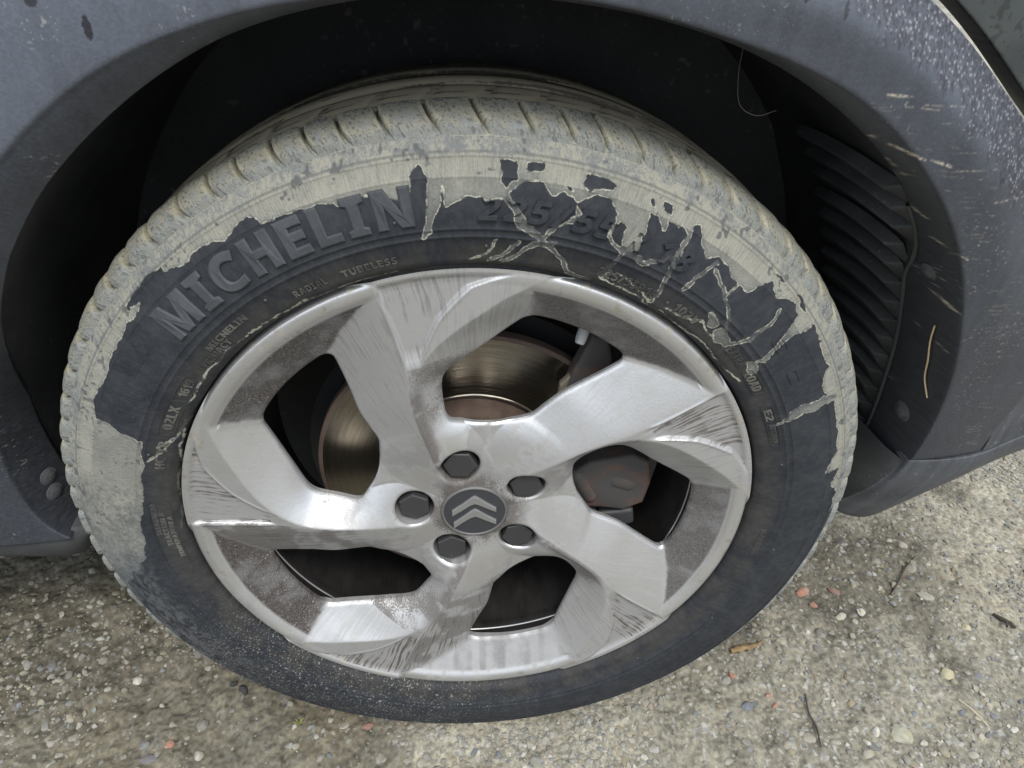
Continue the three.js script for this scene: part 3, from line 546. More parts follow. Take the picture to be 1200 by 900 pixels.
function buildSector() {
  const NR = 216, NU = 230, R0 = 30.5, R1 = 247, V = [], D = [], key = [];
  const pos = [], norm = [], faces = [], wallQuads = [];
  const H = (x, y) => { // height with the edges of the openings rounded, all in mm -> metres
    const r = Math.hypot(x, y), phi = Math.atan2(y, x) / DEG, h = alloy(r, phi < 0 ? phi + 360 : phi);
    const dw = Math.min(polyDistance(WINDOW, x, y), polyDistance(WINDOW_CW, x, y)), db = Math.hypot(x - boltX, y - boltY) - HOLE;
    let out = h;
    if (dw < 3) { const q = 3 - Math.max(0, dw); out -= (3 - Math.sqrt(9 - q * q)) * 0.00075; }
    if (db < 4) { const q = 4 - Math.max(0, db); out -= (4 - Math.sqrt(16 - q * q)) * 0.0007; }
    return [out, Math.min(dw, db), db < dw];
  };
  for (let i = 0; i <= NR; i++) for (let j = 0; j <= NU; j++) {
    const r = R0 + (R1 - R0) * i / NR, a = (lerpTable(SPLIT, r) + 72 * j / NU) * DEG, x = r * Math.cos(a), y = r * Math.sin(a), [h, d, hole] = H(x, y);
    V.push([x, y, h]); D.push(d); key.push(hole);
  }
  const made = new Map(), vertex = (id, x, y) => {
    if (made.has(id)) return made.get(id);
    const [h] = H(x, y), e = 0.6, [hx1] = H(x + e, y), [hx0] = H(x - e, y), [hy1] = H(x, y + e), [hy0] = H(x, y - e);
    const nx = -(hx1 - hx0) / (2 * e * 0.001), ny = -(hy1 - hy0) / (2 * e * 0.001), l = Math.hypot(nx, ny, 1), n = pos.length / 3;
    pos.push(x / 1000, y / 1000, h); norm.push(nx / l, ny / l, 1 / l); made.set(id, n); return n;
  };
  const W = NU + 1;
  for (let i = 0; i < NR; i++) for (let j = 0; j < NU; j++) {
    const c = [i * W + j, i * W + j + 1, (i + 1) * W + j + 1, (i + 1) * W + j], poly = [], cut = [];
    // angle grows with j, radius with i: turn so that the face looks out
    const order = [c[0], c[3], c[2], c[1]];
    for (let q = 0; q < 4; q++) {
      const A = order[q], B = order[(q + 1) % 4];
      if (D[A] >= 0) poly.push(vertex('v' + A, V[A][0], V[A][1]));
      if ((D[A] >= 0) !== (D[B] >= 0)) { const t = D[A] / (D[A] - D[B]), id = A < B ? A + '_' + B : B + '_' + A, v = vertex(id, mix(V[A][0], V[B][0], t), mix(V[A][1], V[B][1], t)); poly.push(v); cut.push([poly.length - 1, D[A] >= 0, key[A] || key[B]]); }
    }
    if (poly.length < 3) continue;
    for (let q = 1; q < poly.length - 1; q++) faces.push([poly[0], poly[q], poly[q + 1]]);
    if (cut.length === 2) { const out = cut.find((x) => x[1]), back = cut.find((x) => !x[1]); if (out && back) wallQuads.push([poly[out[0]], poly[back[0]], out[2]]); }
  }
  return { pos, norm, faces, wallQuads };
}
const sector = buildSector();
const DIRT_N = 1700;
const dirtOf = (() => { // brake dust and road dirt, by place on the wheel
  const RM = new Uint8Array(DIRT_N * DIRT_N * 2);
  const kinds = 'AEDCB';
  const wallDirt = { A: 0.92, E: 1.0, D: 0.85, C: 1.0, B: 1.0 }, recessDirt = { A: 0.62, E: 0.85, D: 0.95, C: 0.9, B: 0.85 }, bladeDirt = { A: 0.62, E: 1.0, D: 1.0, C: 0.18, B: 0.14 }, otherDirt = { A: 0.45, E: 0.14, D: 0.26, C: 0.6, B: 0.46 };
  const map = texture(DIRT_N, DIRT_N, (x, y, o) => {
    const X = (x / DIRT_N - 0.5) * 2 * WS * 1000, Y = (y / DIRT_N - 0.5) * 2 * WS * 1000, r = Math.hypot(X, Y), i = (y * DIRT_N + x) * 2;
    o[0] = 0.56; o[1] = 0.555; o[2] = 0.55; RM[i] = 90; RM[i + 1] = 200;
    if (r > 249 || r < 26) return;
    let phi = Math.atan2(Y, X) / DEG; if (phi < 0) phi += 360;
    alloy(r, phi); const { zone, k, kk, w, f, a } = hOut, K = kinds[k], KW = kinds[kk];
    const fine = noise(X * 2.2, Y * 2.2, 5), grain = hash(x, y, 9), patch = fbm(X / 22, Y / 22, 4, 15), mid = fbm(X / 7, Y / 7, 3, 16), warp = 1.6 * (fbm(X / 30, Y / 30, 2, 19) - 0.5);
    const streak = noise((phi + warp) * 2.6, r / 26, 21) * 0.55 + noise((phi + warp) * 5, r / 15, 22) * 0.45, thin = 0.5 + 0.6 * (noise((phi + warp) * 10, r / 11, 23) - 0.5);
    let d = 0, speck = 0;
    let dw = 0; if (w > 0) { dw = wallDirt[KW] * (KW === 'A' || KW === 'E' ? 0.93 : KW === 'D' ? 0.72 : 0.80) * (0.9 + 0.2 * smooth(0.28, 0.66, patch + 0.35 * (mid - 0.5) + 0.08)); speck = w * smooth(0.80, 0.92, noise(X / 0.75, Y / 0.75, 33)) * (KW === 'A' || KW === 'E' ? 0.9 : 0.35); dw = Math.min(1, dw); if (KW === 'D') dw *= 0.55 + 0.35 * smooth(0.25, 0.75, noise(X / 7, Y / 60, 44) + 0.4 * (mid - 0.5)); }
    if (zone === 1) { d = recessDirt[K] * (0.38 + 0.75 * smooth(0.42, 0.72, streak + 0.35 * (mid - 0.5)) * smooth(0.3, 0.6, thin + 0.15) * smooth(0.25, 0.55, patch)); }
    else if (zone === 0) { const b = bladeDirt[K]; d = b * (0.16 + 0.75 * smooth(0.46, 0.75, streak + 0.35 * (patch - 0.5))); if (K === 'E' || K === 'D') d = Math.max(d, b * 0.75 * smooth(0.25, 0.5, patch)); d = Math.max(d, 0.35 * smooth(0.62, 0.75, mid + 0.4 * (patch - 0.5)) * b); }
    else if (zone === 2) { const b = otherDirt[K]; d = b * (0.25 + 0.7 * smooth(0.42, 0.75, streak * 0.6 + patch * 0.5)); if (r < 170) d = Math.max(d, 0.75 * smooth(0.48, 0.62, patch + 0.3 * (fine - 0.5) + 0.22 * smooth(165, 120, r) * (K === 'E' || K === 'D' || K === 'A' ? 1 : 0.3) - 0.1)); if (K === 'E' && r > 95) d = Math.max(d * 0.5, 0.8 * smooth(0.45, 0.6, patch + 0.3 * (fine - 0.5)) * smooth(0.55, 0.8, f) * smooth(165, 140, r)); }
    if (w > 0) { const lip = smooth(229.5, 232.5, r), clean = 0.10 * smooth(0.5, 0.7, patch) + 0.25 * smooth(0.6, 0.7, mid) * smooth(0.45, 0.6, patch); d = mix(d, mix(dw, clean, lip), smooth(0.3, 0.75, w + 0.25 * (mid - 0.5))); speck *= 1 - lip; }
    if (r < 125) d = mix(0.5 * smooth(0.42, 0.66, patch + 0.35 * (mid - 0.5) + 0.12 * (Math.sin((phi - 102.8) * DEG * 5) * -0.5)), d, smooth(84, 122, r));
    { const c = curveTable(CREST, r), off = (c - a) * DEG * r; const line = smooth(-5, -1, off) * smooth(14, 3, off) * smooth(168, 140, r) * smooth(28, 40, r); d = Math.max(d, line * (K === 'A' ? 0.85 : K === 'C' || K === 'D' ? 0.8 : 0.3) * smooth(0.30, 0.6, mid * 0.6 + patch * 0.4 + 0.12)); }
    if (r < 75) d = Math.max(d, 0.9 * smooth(66, 34, r) * smooth(0.34, 0.56, patch + 0.3 * (fine - 0.5) + 0.16 * smooth(45, 32, r)));
    const tan = (r > 236 ? 0.7 : 0.16) * smooth(0.62, 0.72, mid + 0.3 * (patch - 0.5));        // dried mud along the lip
    d = clamp(d * (0.92 + 0.28 * (fine - 0.5)) + 0.06 * (grain - 0.5) * d + 0.04 + 0.06 * (patch - 0.4));
    const sp = smooth(0.90, 0.95, noise(X / 0.9, Y / 0.9, 36)) * 0.25;
    const dd = Math.pow(d, 0.72); const soot = w * (1 - smooth(229, 232, r)); let R = mix(0.56, mix(0.060, 0.036, soot), dd), G = mix(0.555, mix(0.047, 0.028, soot), dd), B = mix(0.55, mix(0.037, 0.024, soot), dd);
    R = mix(R, 0.40, tan * (1 - d)); G = mix(G, 0.37, tan * (1 - d)); B = mix(B, 0.30, tan * (1 - d));
    R = mix(R, 0.12, sp * (1 - d)); G = mix(G, 0.11, sp * (1 - d)); B = mix(B, 0.10, sp * (1 - d));
    R = mix(R, 0.28, speck * d); G = mix(G, 0.255, speck * d); B = mix(B, 0.22, speck * d);
    o[0] = R; o[1] = G; o[2] = B;
    RM[i] = 255 * clamp(0.28 + 0.52 * Math.pow(d, 0.7) + 0.06 * (fine - 0.5)); RM[i + 1] = 255 * clamp(0.85 * (1 - 1.1 * dd));
  }, true, false);
  const rm = texture(DIRT_N, DIRT_N, (x, y, o) => { const i = (y * DIRT_N + x) * 2; o[0] = 0; o[1] = RM[i] / 255; o[2] = RM[i + 1] / 255; }, false, false);
  return { map, rm };
})();
const paintGrain = texture(512, 512, (x, y, o) => { o[0] = o[1] = o[2] = 0.6 * fbm(x / 512 * 60, y / 512 * 60, 3, 51, 60) + 0.4 * hash(x, y, 4); });
paintGrain.repeat.set(5, 5);
const alloyMat = std({ map: dirtOf.map, roughnessMap: dirtOf.rm, metalnessMap: dirtOf.rm, roughness: 1, metalness: 1, bumpMap: paintGrain, bumpScale: 0.00012 });
const LIP = 0.2335;
{
  const lipPos = [], lipNor = [], lipUv = [], lipIdx = [];
  for (let k = 0; k < 5; k++) {
    const c = Math.cos(72 * k * DEG), s = Math.sin(72 * k * DEG), pos = [], nor = [], uv = [], idx = [];
    const remap = new Map(), lipMap = new Map();
    const push = (P, N, U, x, y, z, nx, ny, nz) => { const X = x * c - y * s, Y = x * s + y * c; P.push(X, Y, z); N.push(nx * c - ny * s, nx * s + ny * c, nz); U.push(...wheelUV(X, Y)); return P.length / 3 - 1; };
    const get = (v, lip) => { const m = lip ? lipMap : remap; if (!m.has(v)) { const q = 3 * v; m.set(v, push(...(lip ? [lipPos, lipNor, lipUv] : [pos, nor, uv]), sector.pos[q], sector.pos[q + 1], sector.pos[q + 2], sector.norm[q], sector.norm[q + 1], sector.norm[q + 2])); } return m.get(v); };
    for (const f of sector.faces) { const rr = f.map((v) => Math.hypot(sector.pos[3 * v], sector.pos[3 * v + 1])), lip = (rr[0] + rr[1] + rr[2]) / 3 > LIP; (lip ? lipIdx : idx).push(...f.map((v) => get(v, lip))); }
    // the walls of the openings, undercut behind
    for (const [a, b, hole] of sector.wallQuads) {
      const P = [a, b].map((v) => [sector.pos[3 * v], sector.pos[3 * v + 1], sector.pos[3 * v + 2]]), dx = P[1][0] - P[0][0], dy = P[1][1] - P[0][1], l = Math.hypot(dx, dy) || 1, nx = -dy / l, ny = dx / l;
      const steps = hole ? [[0, 0], [0, -0.03]] : [[0, 0], [0.0006, -0.004], [0.0035, -0.008], [0.014, -0.013]];
      const sx = hole ? 0 : 1, ids = steps.map(([inn, dz]) => P.map((p) => push(pos, nor, uv, p[0] + sx * inn * nx, p[1] + sx * inn * ny, p[2] + dz, -nx, -ny, 0)));
      for (let q = 0; q < steps.length - 1; q++) idx.push(ids[q][0], ids[q + 1][0], ids[q][1], ids[q][1], ids[q + 1][0], ids[q + 1][1]);
    }
    mesh('spoke', geoFrom(pos, idx, uv, nor), alloyMat, wheel);
  }
  mesh('rim_lip', geoFrom(lipPos, lipIdx, lipUv, lipNor), alloyMat, wheel);
}
// flange edge, the drum behind the disc of the wheel
mesh('rim_flange', revolve([[0.2469, -0.0085], [0.2472, -0.0105], [0.2462, -0.0125], [0.243, -0.0135], [0.236, -0.014]], 240, (p) => wheelUV(p[0], p[1])), alloyMat, wheel);
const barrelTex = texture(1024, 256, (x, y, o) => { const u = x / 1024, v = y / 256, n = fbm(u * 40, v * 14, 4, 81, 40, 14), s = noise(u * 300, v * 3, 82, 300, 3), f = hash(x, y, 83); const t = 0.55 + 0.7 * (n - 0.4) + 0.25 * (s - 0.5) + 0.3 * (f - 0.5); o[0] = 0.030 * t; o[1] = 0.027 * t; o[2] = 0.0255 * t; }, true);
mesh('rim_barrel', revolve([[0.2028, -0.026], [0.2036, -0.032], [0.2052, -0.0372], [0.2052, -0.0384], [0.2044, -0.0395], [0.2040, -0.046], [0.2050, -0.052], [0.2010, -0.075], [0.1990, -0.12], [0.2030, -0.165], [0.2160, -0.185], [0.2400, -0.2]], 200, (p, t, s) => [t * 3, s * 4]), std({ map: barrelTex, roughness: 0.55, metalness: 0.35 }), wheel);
mesh('barrel_highlight', revolve([[0.2060, -0.0372], [0.2050, -0.0370], [0.2044, -0.0378], [0.2044, -0.0386], [0.2050, -0.0394], [0.2060, -0.0394]], 200, (p, t) => [t * 3, 0.5]), std({ color: rgb(0.42, 0.415, 0.41), roughness: 0.35, metalness: 0.8 }), wheel);  // highlight of the barrel step put in as a ring of paler metal
// bolts in their holes
{
  const plastic = std({ color: rgb(0.030, 0.029, 0.030), roughness: 0.52, bumpMap: paintGrain, bumpScale: 0.0001 }), dark = std({ color: rgb(0.02, 0.018, 0.016), roughness: 0.9 });
  const hex = (() => { const s = new THREE.Shape(); for (let i = 0; i < 6; i++) { const a = (i * 60 + 8) * DEG; s[i ? 'lineTo' : 'moveTo'](0.0134 * Math.cos(a), 0.0134 * Math.sin(a)); } s.closePath(); const g = new THREE.ExtrudeGeometry(s, { depth: 0.016, bevelEnabled: true, bevelThickness: 0.0014, bevelSize: 0.0014, bevelSegments: 3 }); g.translate(0, 0, -0.016); return g; })();
  const seat = new THREE.CircleGeometry(0.0185, 40);
  for (let k = 0; k < 5; k++) {
    const a = (BOLT_ANGLE + 72 * k) * DEG, o = mesh('wheel_bolt', hex, plastic, wheel); o.position.set(0.054 * Math.cos(a), 0.054 * Math.sin(a), -0.0165); o.rotation.z = a + [0.1, 0.55, 0.3, 0.8, 0.2][k];
    const w = mesh('bolt_seat', seat, dark, wheel); w.position.set(0.054 * Math.cos(a), 0.054 * Math.sin(a), -0.034);
  }
}
// the centre cap with its emblem
{
  const z = -0.0118, capMat = std({ color: rgb(0.032, 0.033, 0.037), roughness: 0.42, bumpMap: paintGrain, bumpScale: 0.00008 });
  mesh('centre_cap', revolve([[0.0001, z], [0.012, z - 0.0001], [0.0268, z - 0.0006], [0.0274, z - 0.0004]], 72, (p) => [p[0] * 20, p[1] * 20]), capMat, wheel);
  mesh('cap_ring', revolve([[0.0273, z - 0.0012], [0.0276, z], [0.0284, z + 0.0005], [0.0296, z + 0.0003], [0.0304, z - 0.0012], [0.0306, z - 0.008], [0.033, z - 0.012]], 72, (p) => [p[0] * 20, p[1] * 20]), std({ color: rgb(0.13, 0.125, 0.12), roughness: 0.5, metalness: 0.3, bumpMap: paintGrain, bumpScale: 0.0001 }), wheel);
  const chrome = std({ color: rgb(0.30, 0.295, 0.285), roughness: 0.38, metalness: 0.6 });
  const chevron = (pts) => { const s = new THREE.Shape(); pts.forEach(([x, y], i) => s[i ? 'lineTo' : 'moveTo'](x / 1000, y / 1000)); s.closePath(); const g = new THREE.ExtrudeGeometry(s, { depth: 0.0014, bevelEnabled: true, bevelThickness: 0.0008, bevelSize: 0.0005, bevelSegments: 2 }); g.translate(0, 0, z - 0.0004); mesh('chevron', g, chrome, wheel); };
  chevron([[-19.8, 3.2], [-10, 11.5], [-3, 18], [0.2, 20.2], [3.5, 18.2], [11, 11.8], [19.2, 5.4], [19.4, 1.4], [12, 5.6], [4, 10.4], [0.2, 11.8], [-4, 9.8], [-12, 3.4], [-19.8, -2.6]]);
  chevron([[-18.6, -12], [-10, -4.2], [-3, 2.4], [0.4, 4.6], [3.6, 2.6], [11, -3.6], [19.4, -9.8], [19.4, -14.2], [12, -10], [4, -5.2], [0.4, -3.8], [-4, -5.8], [-12, -12], [-18.6, -18]]);
}
// the tyre valve with its grey cap
{
  const a = 62.6 * DEG, o = new THREE.Group(); o.name = 'tyre_valve'; wheel.add(o);
  mesh('valve_stem', tube([[0.2045 * Math.cos(a + 0.02), 0.2045 * Math.sin(a + 0.02), -0.05], [0.199 * Math.cos(a), 0.199 * Math.sin(a), -0.043]], 0.0052, 6, 14), std({ color: rgb(0.03, 0.03, 0.03), roughness: 0.7 }), o);
  const cap = new THREE.LatheGeometry([[0.0001, 0.021], [0.0030, 0.021], [0.0040, 0.020], [0.0043, 0.018], [0.0047, 0.0165], [0.0049, 0.0], [0.0046, -0.001]].map(([x, y]) => new THREE.Vector2(x, y)), 18), m = mesh('valve_cap', cap, std({ color: rgb(0.27, 0.27, 0.265), roughness: 0.6 }), o);
  const from = new THREE.Vector3(0.2025 * Math.cos(a), 0.2025 * Math.sin(a), -0.0445), to = new THREE.Vector3(0.183 * Math.cos(a - 0.012), 0.183 * Math.sin(a - 0.012), -0.036);
  m.position.copy(from); m.quaternion.setFromUnitVectors(new THREE.Vector3(0, 1, 0), to.sub(from).normalize());
}

// ---------------------------------------------------------------- brake: it stays with the car when the wheel turns
{
  const ringTex = (() => { const N = 1024; const rows = new Float32Array(N); for (let i = 0; i < N; i++) rows[i] = 0.5 * noise(i / 3, 0, 71) + 0.3 * noise(i / 14, 0, 72) + 0.2 * hash(i, 0, 73); return (fn) => texture(256, N, (x, y, o) => fn(rows[y], noise(x / 256 * 16, y / 20, 74, 16, 64), o), fn.srgb); })();
  const colour = (q, n, o) => { const t = 0.75 + 0.5 * (q - 0.5); const rust = smooth(0.62, 0.8, n) * 0.35; o[0] = mix(0.25, 0.17, rust) * t; o[1] = mix(0.222, 0.12, rust) * t; o[2] = mix(0.178, 0.075, rust) * t; }; colour.srgb = true;
  const relief = (q, n, o) => { o[0] = o[1] = o[2] = q; };
  const discMat = std({ map: ringTex(colour), bumpMap: ringTex(relief), bumpScale: 0.0001, metalness: 0.95, roughness: 0.24 });
  const rust = texture(256, 256, (x, y, o) => { const n = fbm(x / 256 * 12, y / 256 * 12, 4, 88, 12), f = hash(x, y, 2); o[0] = 0.085 + 0.06 * (n - 0.5) + 0.02 * (f - 0.5); o[1] = 0.058 + 0.045 * (n - 0.5) + 0.02 * (f - 0.5); o[2] = 0.045 + 0.03 * (n - 0.5) + 0.015 * (f - 0.5); }, true);
  const rustMat = std({ map: rust, bumpMap: rust, bumpScale: 0.0008, roughness: 0.85, metalness: 0.1 });
  const disc = mesh('brake_disc', revolve([[0.0833, -0.0790], [0.0845, -0.0762], [0.0880, -0.0758], [0.1462, -0.0758], [0.1474, -0.0770], [0.1474, -0.0860], [0.1462, -0.0872], [0.09, -0.0872]], 200, (p, t, s) => [t * 2, s * 13]), discMat, car); disc.position.y = HUB;
  mesh('disc_hat', revolve([[0.0835, -0.0795], [0.0810, -0.0800], [0.0785, -0.0790], [0.0765, -0.0680], [0.0745, -0.0620], [0.0715, -0.0598], [0.0690, -0.0592], [0.034, -0.0592], [0.034, -0.03]], 100, (p, t, s) => [t * 4, s * 8]), rustMat, disc);
  mesh('disc_edge', revolve([[0.1438, -0.0755], [0.1476, -0.0757], [0.1479, -0.0772], [0.1479, -0.0868]], 160, (p, t, s) => [t * 6, s * 8]), rustMat, disc);
  mesh('disc_edge', revolve([[0.0828, -0.0775], [0.0836, -0.0751], [0.0846, -0.0750], [0.0856, -0.0757]], 120, (p, t, s) => [t * 2, 0.2]), std({ color: rgb(0.5, 0.46, 0.38), roughness: 0.3, metalness: 0.9 }), disc);
  const black = std({ color: rgb(0.012, 0.012, 0.012), roughness: 0.95 });
  const shield = mesh('brake_shield', revolve([[0.04, -0.12], [0.152, -0.112], [0.16, -0.104]], 80), black, car); shield.position.y = HUB;
  // caliper: a curved bridge over the disc's edge, fingers in front, a carrier above with its pin
  const iron = texture(256, 256, (x, y, o) => { const n = fbm(x / 256 * 8, y / 256 * 8, 4, 98, 8), f = hash(x, y, 6), r = smooth(0.5, 0.75, n); o[0] = mix(0.050, 0.085, r) + 0.014 * (f - 0.5); o[1] = mix(0.046, 0.050, r) + 0.014 * (f - 0.5); o[2] = mix(0.044, 0.036, r) + 0.014 * (f - 0.5); }, true);
  const ironMat = std({ map: iron, bumpMap: iron, bumpScale: 0.001, roughness: 0.8 });
  const plate = (pts, z0, depth, bevel = 0.004) => { const s = new THREE.Shape(); pts.forEach(([x, y], i) => s[i ? 'lineTo' : 'moveTo'](x, y)); s.closePath(); const g = new THREE.ExtrudeGeometry(s, { depth, bevelEnabled: true, bevelThickness: bevel, bevelSize: bevel, bevelSegments: 3, curveSegments: 6 }); g.translate(0, 0, z0); const p = g.attributes.position, uv = g.attributes.uv; for (let i = 0; i < p.count; i++) uv.setXY(i, p.getX(i) * 8, (p.getY(i) + p.getZ(i)) * 8); return g; };
  const cal = mesh('brake_caliper', plate([[0.100, 0.002], [0.112, 0.012], [0.152, 0.020], [0.166, 0.012], [0.170, -0.012], [0.166, -0.036], [0.150, -0.044], [0.128, -0.040], [0.104, -0.038], [0.098, -0.020]], -0.074, 0.014), ironMat, car); cal.position.y = HUB;
  mesh('caliper_bridge', plate([[0.150, 0.045], [0.172, 0.035], [0.180, 0.0], [0.174, -0.04], [0.155, -0.05], [0.158, -0.02], [0.156, 0.02]], -0.15, 0.075, 0.003), ironMat, cal);
  mesh('caliper_finger', new THREE.CapsuleGeometry(0.009, 0.03, 6, 12).rotateZ(0.5).translate(0.108, -0.016, -0.062), ironMat, cal);
  mesh('caliper_finger', new THREE.CapsuleGeometry(0.012, 0.014, 6, 12).rotateZ(1.2).translate(0.146, -0.012, -0.066), ironMat, cal);
  mesh('guide_pin', new THREE.CylinderGeometry(0.010, 0.011, 0.036, 16).rotateX(Math.PI / 2).translate(0.116, -0.060, -0.078), std({ color: rgb(0.05, 0.05, 0.055), roughness: 0.6 }), cal);
  mesh('guide_pin', new RoundedBoxGeometry(0.036, 0.022, 0.02, 3, 0.004).rotateZ(0.15).translate(0.146, -0.064, -0.07), std({ color: rgb(0.05, 0.05, 0.055), roughness: 0.6 }), cal);
  mesh('caliper_carrier', plate([[0.084, 0.098], [0.102, 0.104], [0.120, 0.112], [0.118, 0.132], [0.113, 0.150], [0.104, 0.152], [0.098, 0.136], [0.090, 0.116]], -0.072, 0.010), ironMat, cal);
  mesh('carrier_clip', plate([[0.078, 0.092], [0.090, 0.088], [0.094, 0.104], [0.086, 0.112], [0.079, 0.104]], -0.066, 0.004, 0.002), std({ color: rgb(0.2, 0.17, 0.13), roughness: 0.6, metalness: 0.3 }), cal);
  mesh('brake_hose', tube([[0.13, 0.15, -0.10], [0.16, 0.13, -0.12], [0.17, 0.08, -0.13], [0.15, 0.02, -0.12]], 0.006, 20, 8), black, cal);
}

// ---------------------------------------------------------------- the car's side round the wheel (angles about the hub, metres)
const CREASE_R = [[-8, 0.398], [5.9, 0.4021], [18.9, 0.4097], [29.4, 0.4156], [36.8, 0.4228], [42.2, 0.4263], [48.1, 0.4290], [53.7, 0.4313], [58.1, 0.4312], [64.8, 0.4270], [72, 0.4222], [85, 0.4195], [98, 0.4205], [107.2, 0.4245], [117.5, 0.4274], [129, 0.4245], [145, 0.418], [160, 0.409], [170, 0.401], [174.4, 0.401], [178, 0.398], [181.5, 0.393], [184, 0.385], [186, 0.374]];
const CREASE_Z = [[-8, -0.05], [5.9, -0.02], [18.9, 0], [29.4, 0.015], [36.8, 0.022], [42.2, 0.027], [48, 0.030], [129, 0.030], [140, 0.024], [155, 0], [170, -0.03], [186, -0.032]];
const OPEN_R = [[-10, 0.394], [-1.6, 0.3952], [14.5, 0.3968], [32.8, 0.4086], [36.1, 0.4140], [41, 0.4165], [45.8, 0.4187], [52.5, 0.4206], [62.9, 0.4213], [68.4, 0.4203], [73.6, 0.4185], [83.8, 0.4155], [99.8, 0.4158], [108.6, 0.4150], [115, 0.4112], [122.7, 0.4059], [130.5, 0.4015], [138.6, 0.3964], [150, 0.393], [165, 0.389], [186, 0.372]];
const OPEN_Z = [[-10, -0.1], [-1.6, -0.09], [14.5, -0.07], [28, -0.05], [32.8, -0.04], [36.1, -0.022], [41, -0.007], [45.8, 0.002], [52.5, 0.010], [63, 0.012], [122, 0.012], [130, 0.010], [138.6, 0.005], [150, -0.02], [165, -0.065], [186, -0.08]];
const OUTER_R = [[0, 0.459], [10, 0.466], [20, 0.4895], [28, 0.505], [36, 0.505], [46, 0.4905], [55, 0.4895], [80, 0.492], [100, 0.50], [118, 0.515], [140, 0.52], [186, 0.52]];
const claddingRow = (phi) => {
  const ro = curveTable(OPEN_R, phi), zo = lerpTable(OPEN_Z, phi), rc = curveTable(CREASE_R, phi), zc = curveTable(CREASE_Z, phi), re = Math.max(rc + 0.03, curveTable(OUTER_R, phi));
  const band = smooth(82, 66, phi) * smooth(20, 36, phi), low = smooth(36, 15, phi), rg = Math.min(rc + 0.027, mix(rc, re, 0.5)), W = re - rc;
  const tilt = mix(0.010, 0.016, band), P = [];
  const put = (r, z) => P.push([r, z]);
  put(ro + 0.010, zo - 0.016); put(ro + 0.0035, zo - 0.006); put(ro + 0.0008, zo - 0.0012); put(ro, zo); put(ro + 0.0004, zo + 0.0012);
  for (const t of [0.15, 0.3, 0.5, 0.7, 0.85, 0.94]) put(mix(ro, rc, t), mix(zo + 0.001, zc - 0.0006, t) + 0.002 * Math.sin(Math.PI * t));
  put(rc - 0.0005, zc - 0.0002); put(rc + 0.0008, zc + 0.0006); put(rc + 0.0025, zc + 0.0011);
  const face = (r) => { const s = (r - rc) / W; return zc + 0.0012 + band * (0.0035 * smooth(0, rg - rc, r - rc) - tilt * smooth(-0.05, 1.15, (r - rg) / (re - rg)) * (r > rg ? 1 : 0)) + (1 - band) * (-tilt * s * s * (1 - low) + 0.0015 * Math.sin(Math.PI * s)); };
  for (let i = 1; i <= 14; i++) { const r = mix(rc + 0.0025, re - 0.0008, i / 14); put(r, face(r)); }
  const ze = face(re - 0.0008); put(re - 0.0002, ze - 0.0002); put(re - 0.0001, ze - 0.0006); put(re - 0.0012, ze - 0.004);
  if (phi < 5.85) for (const q of P) if (q[0] > rc - 0.0008) { q[0] = rc - 0.0008; q[1] = zc - 0.0012; }
  const a = phi * DEG; return P.map(([r, z]) => [r * Math.cos(a), HUB + r * Math.sin(a), z]);
};
// dusty black plastic: dust, dried runs, dew, scrapes, plus painted sky sheen and shade
const CW = 2048, CH = 256, C0 = 4, C1 = 186, CR = 0.36, CD = 0.17;   // the map: angle along, radius across
const scrapes = (() => { const c = document.createElement('canvas'); c.width = CW; c.height = CH; const g = c.getContext('2d'); g.fillStyle = '#000'; g.fillRect(0, 0, CW, CH);
  const X = (phi) => (phi - C0) / (C1 - C0) * CW, Y = (r) => (r - CR) / CD * CH; g.lineCap = 'round';
  const r = rng(5); const line = (p0, r0, p1, r1, w, v) => { g.strokeStyle = `rgb(${v},${v},${v})`; g.lineWidth = w; g.beginPath(); g.moveTo(X(p0), Y(r0)); g.lineTo(X(p1), Y(r1)); g.stroke(); };
  const dash = (p, rr, dx, dy, w, v) => { const a = p * DEG, u = (dx * Math.cos(a) + dy * Math.sin(a)), t = (-dx * Math.sin(a) + dy * Math.cos(a)) / rr / DEG; line(p, rr, p + t, rr + u, w, v); };
  for (const [p, rr, dx, dy, v] of [[54.2, 0.4222, 30, -9, 210], [51.2, 0.4208, 15, -10, 130], [49.8, 0.4355, 14, -4, 220], [44.3, 0.4180, 9, -6, 200], [40.2, 0.4190, 18, -8, 150], [57.2, 0.4410, 12, -1, 210], [55.0, 0.4440, 18, -1, 110], [54.2, 0.4500, 28, 0, 90], [32.2, 0.4130, 7, -6, 230], [47.5, 0.4420, 26, 2, 90], [42.5, 0.4520, 30, 4, 110], [26.0, 0.4060, 9, -7, 110], [49, 0.418, 6, 4, 90]]) dash(p, rr, dx / 1000, dy / 1000, v > 200 ? 2.6 : 1.6, v);
  for (let i = 0; i < 110; i++) dash(8 + 50 * r(), 0.43 + 0.06 * r() * r(), 0.004 + 0.014 * r(), 0.002 * (r() - 0.5), 0.7 + 0.8 * r(), 24 + 46 * r());   // level scratches
  const d = g.getImageData(0, 0, CW, CH).data, o = new Uint8Array(CW * CH); for (let i = 0; i < o.length; i++) o[i] = d[4 * i]; return o; })();
const DROPS = [[112, 30, 116.2, 0.4443, 0.0042, 0.012], [48, 3, 118.3, 0.4655, 0.006, 0.005], [995, 16, 63.9, 0.4589, 0.0026, 0.010], [945, 3, 66.9, 0.4535, 0.0022, 0.004]];
const claddingBump = new Uint8Array(CW * CH);
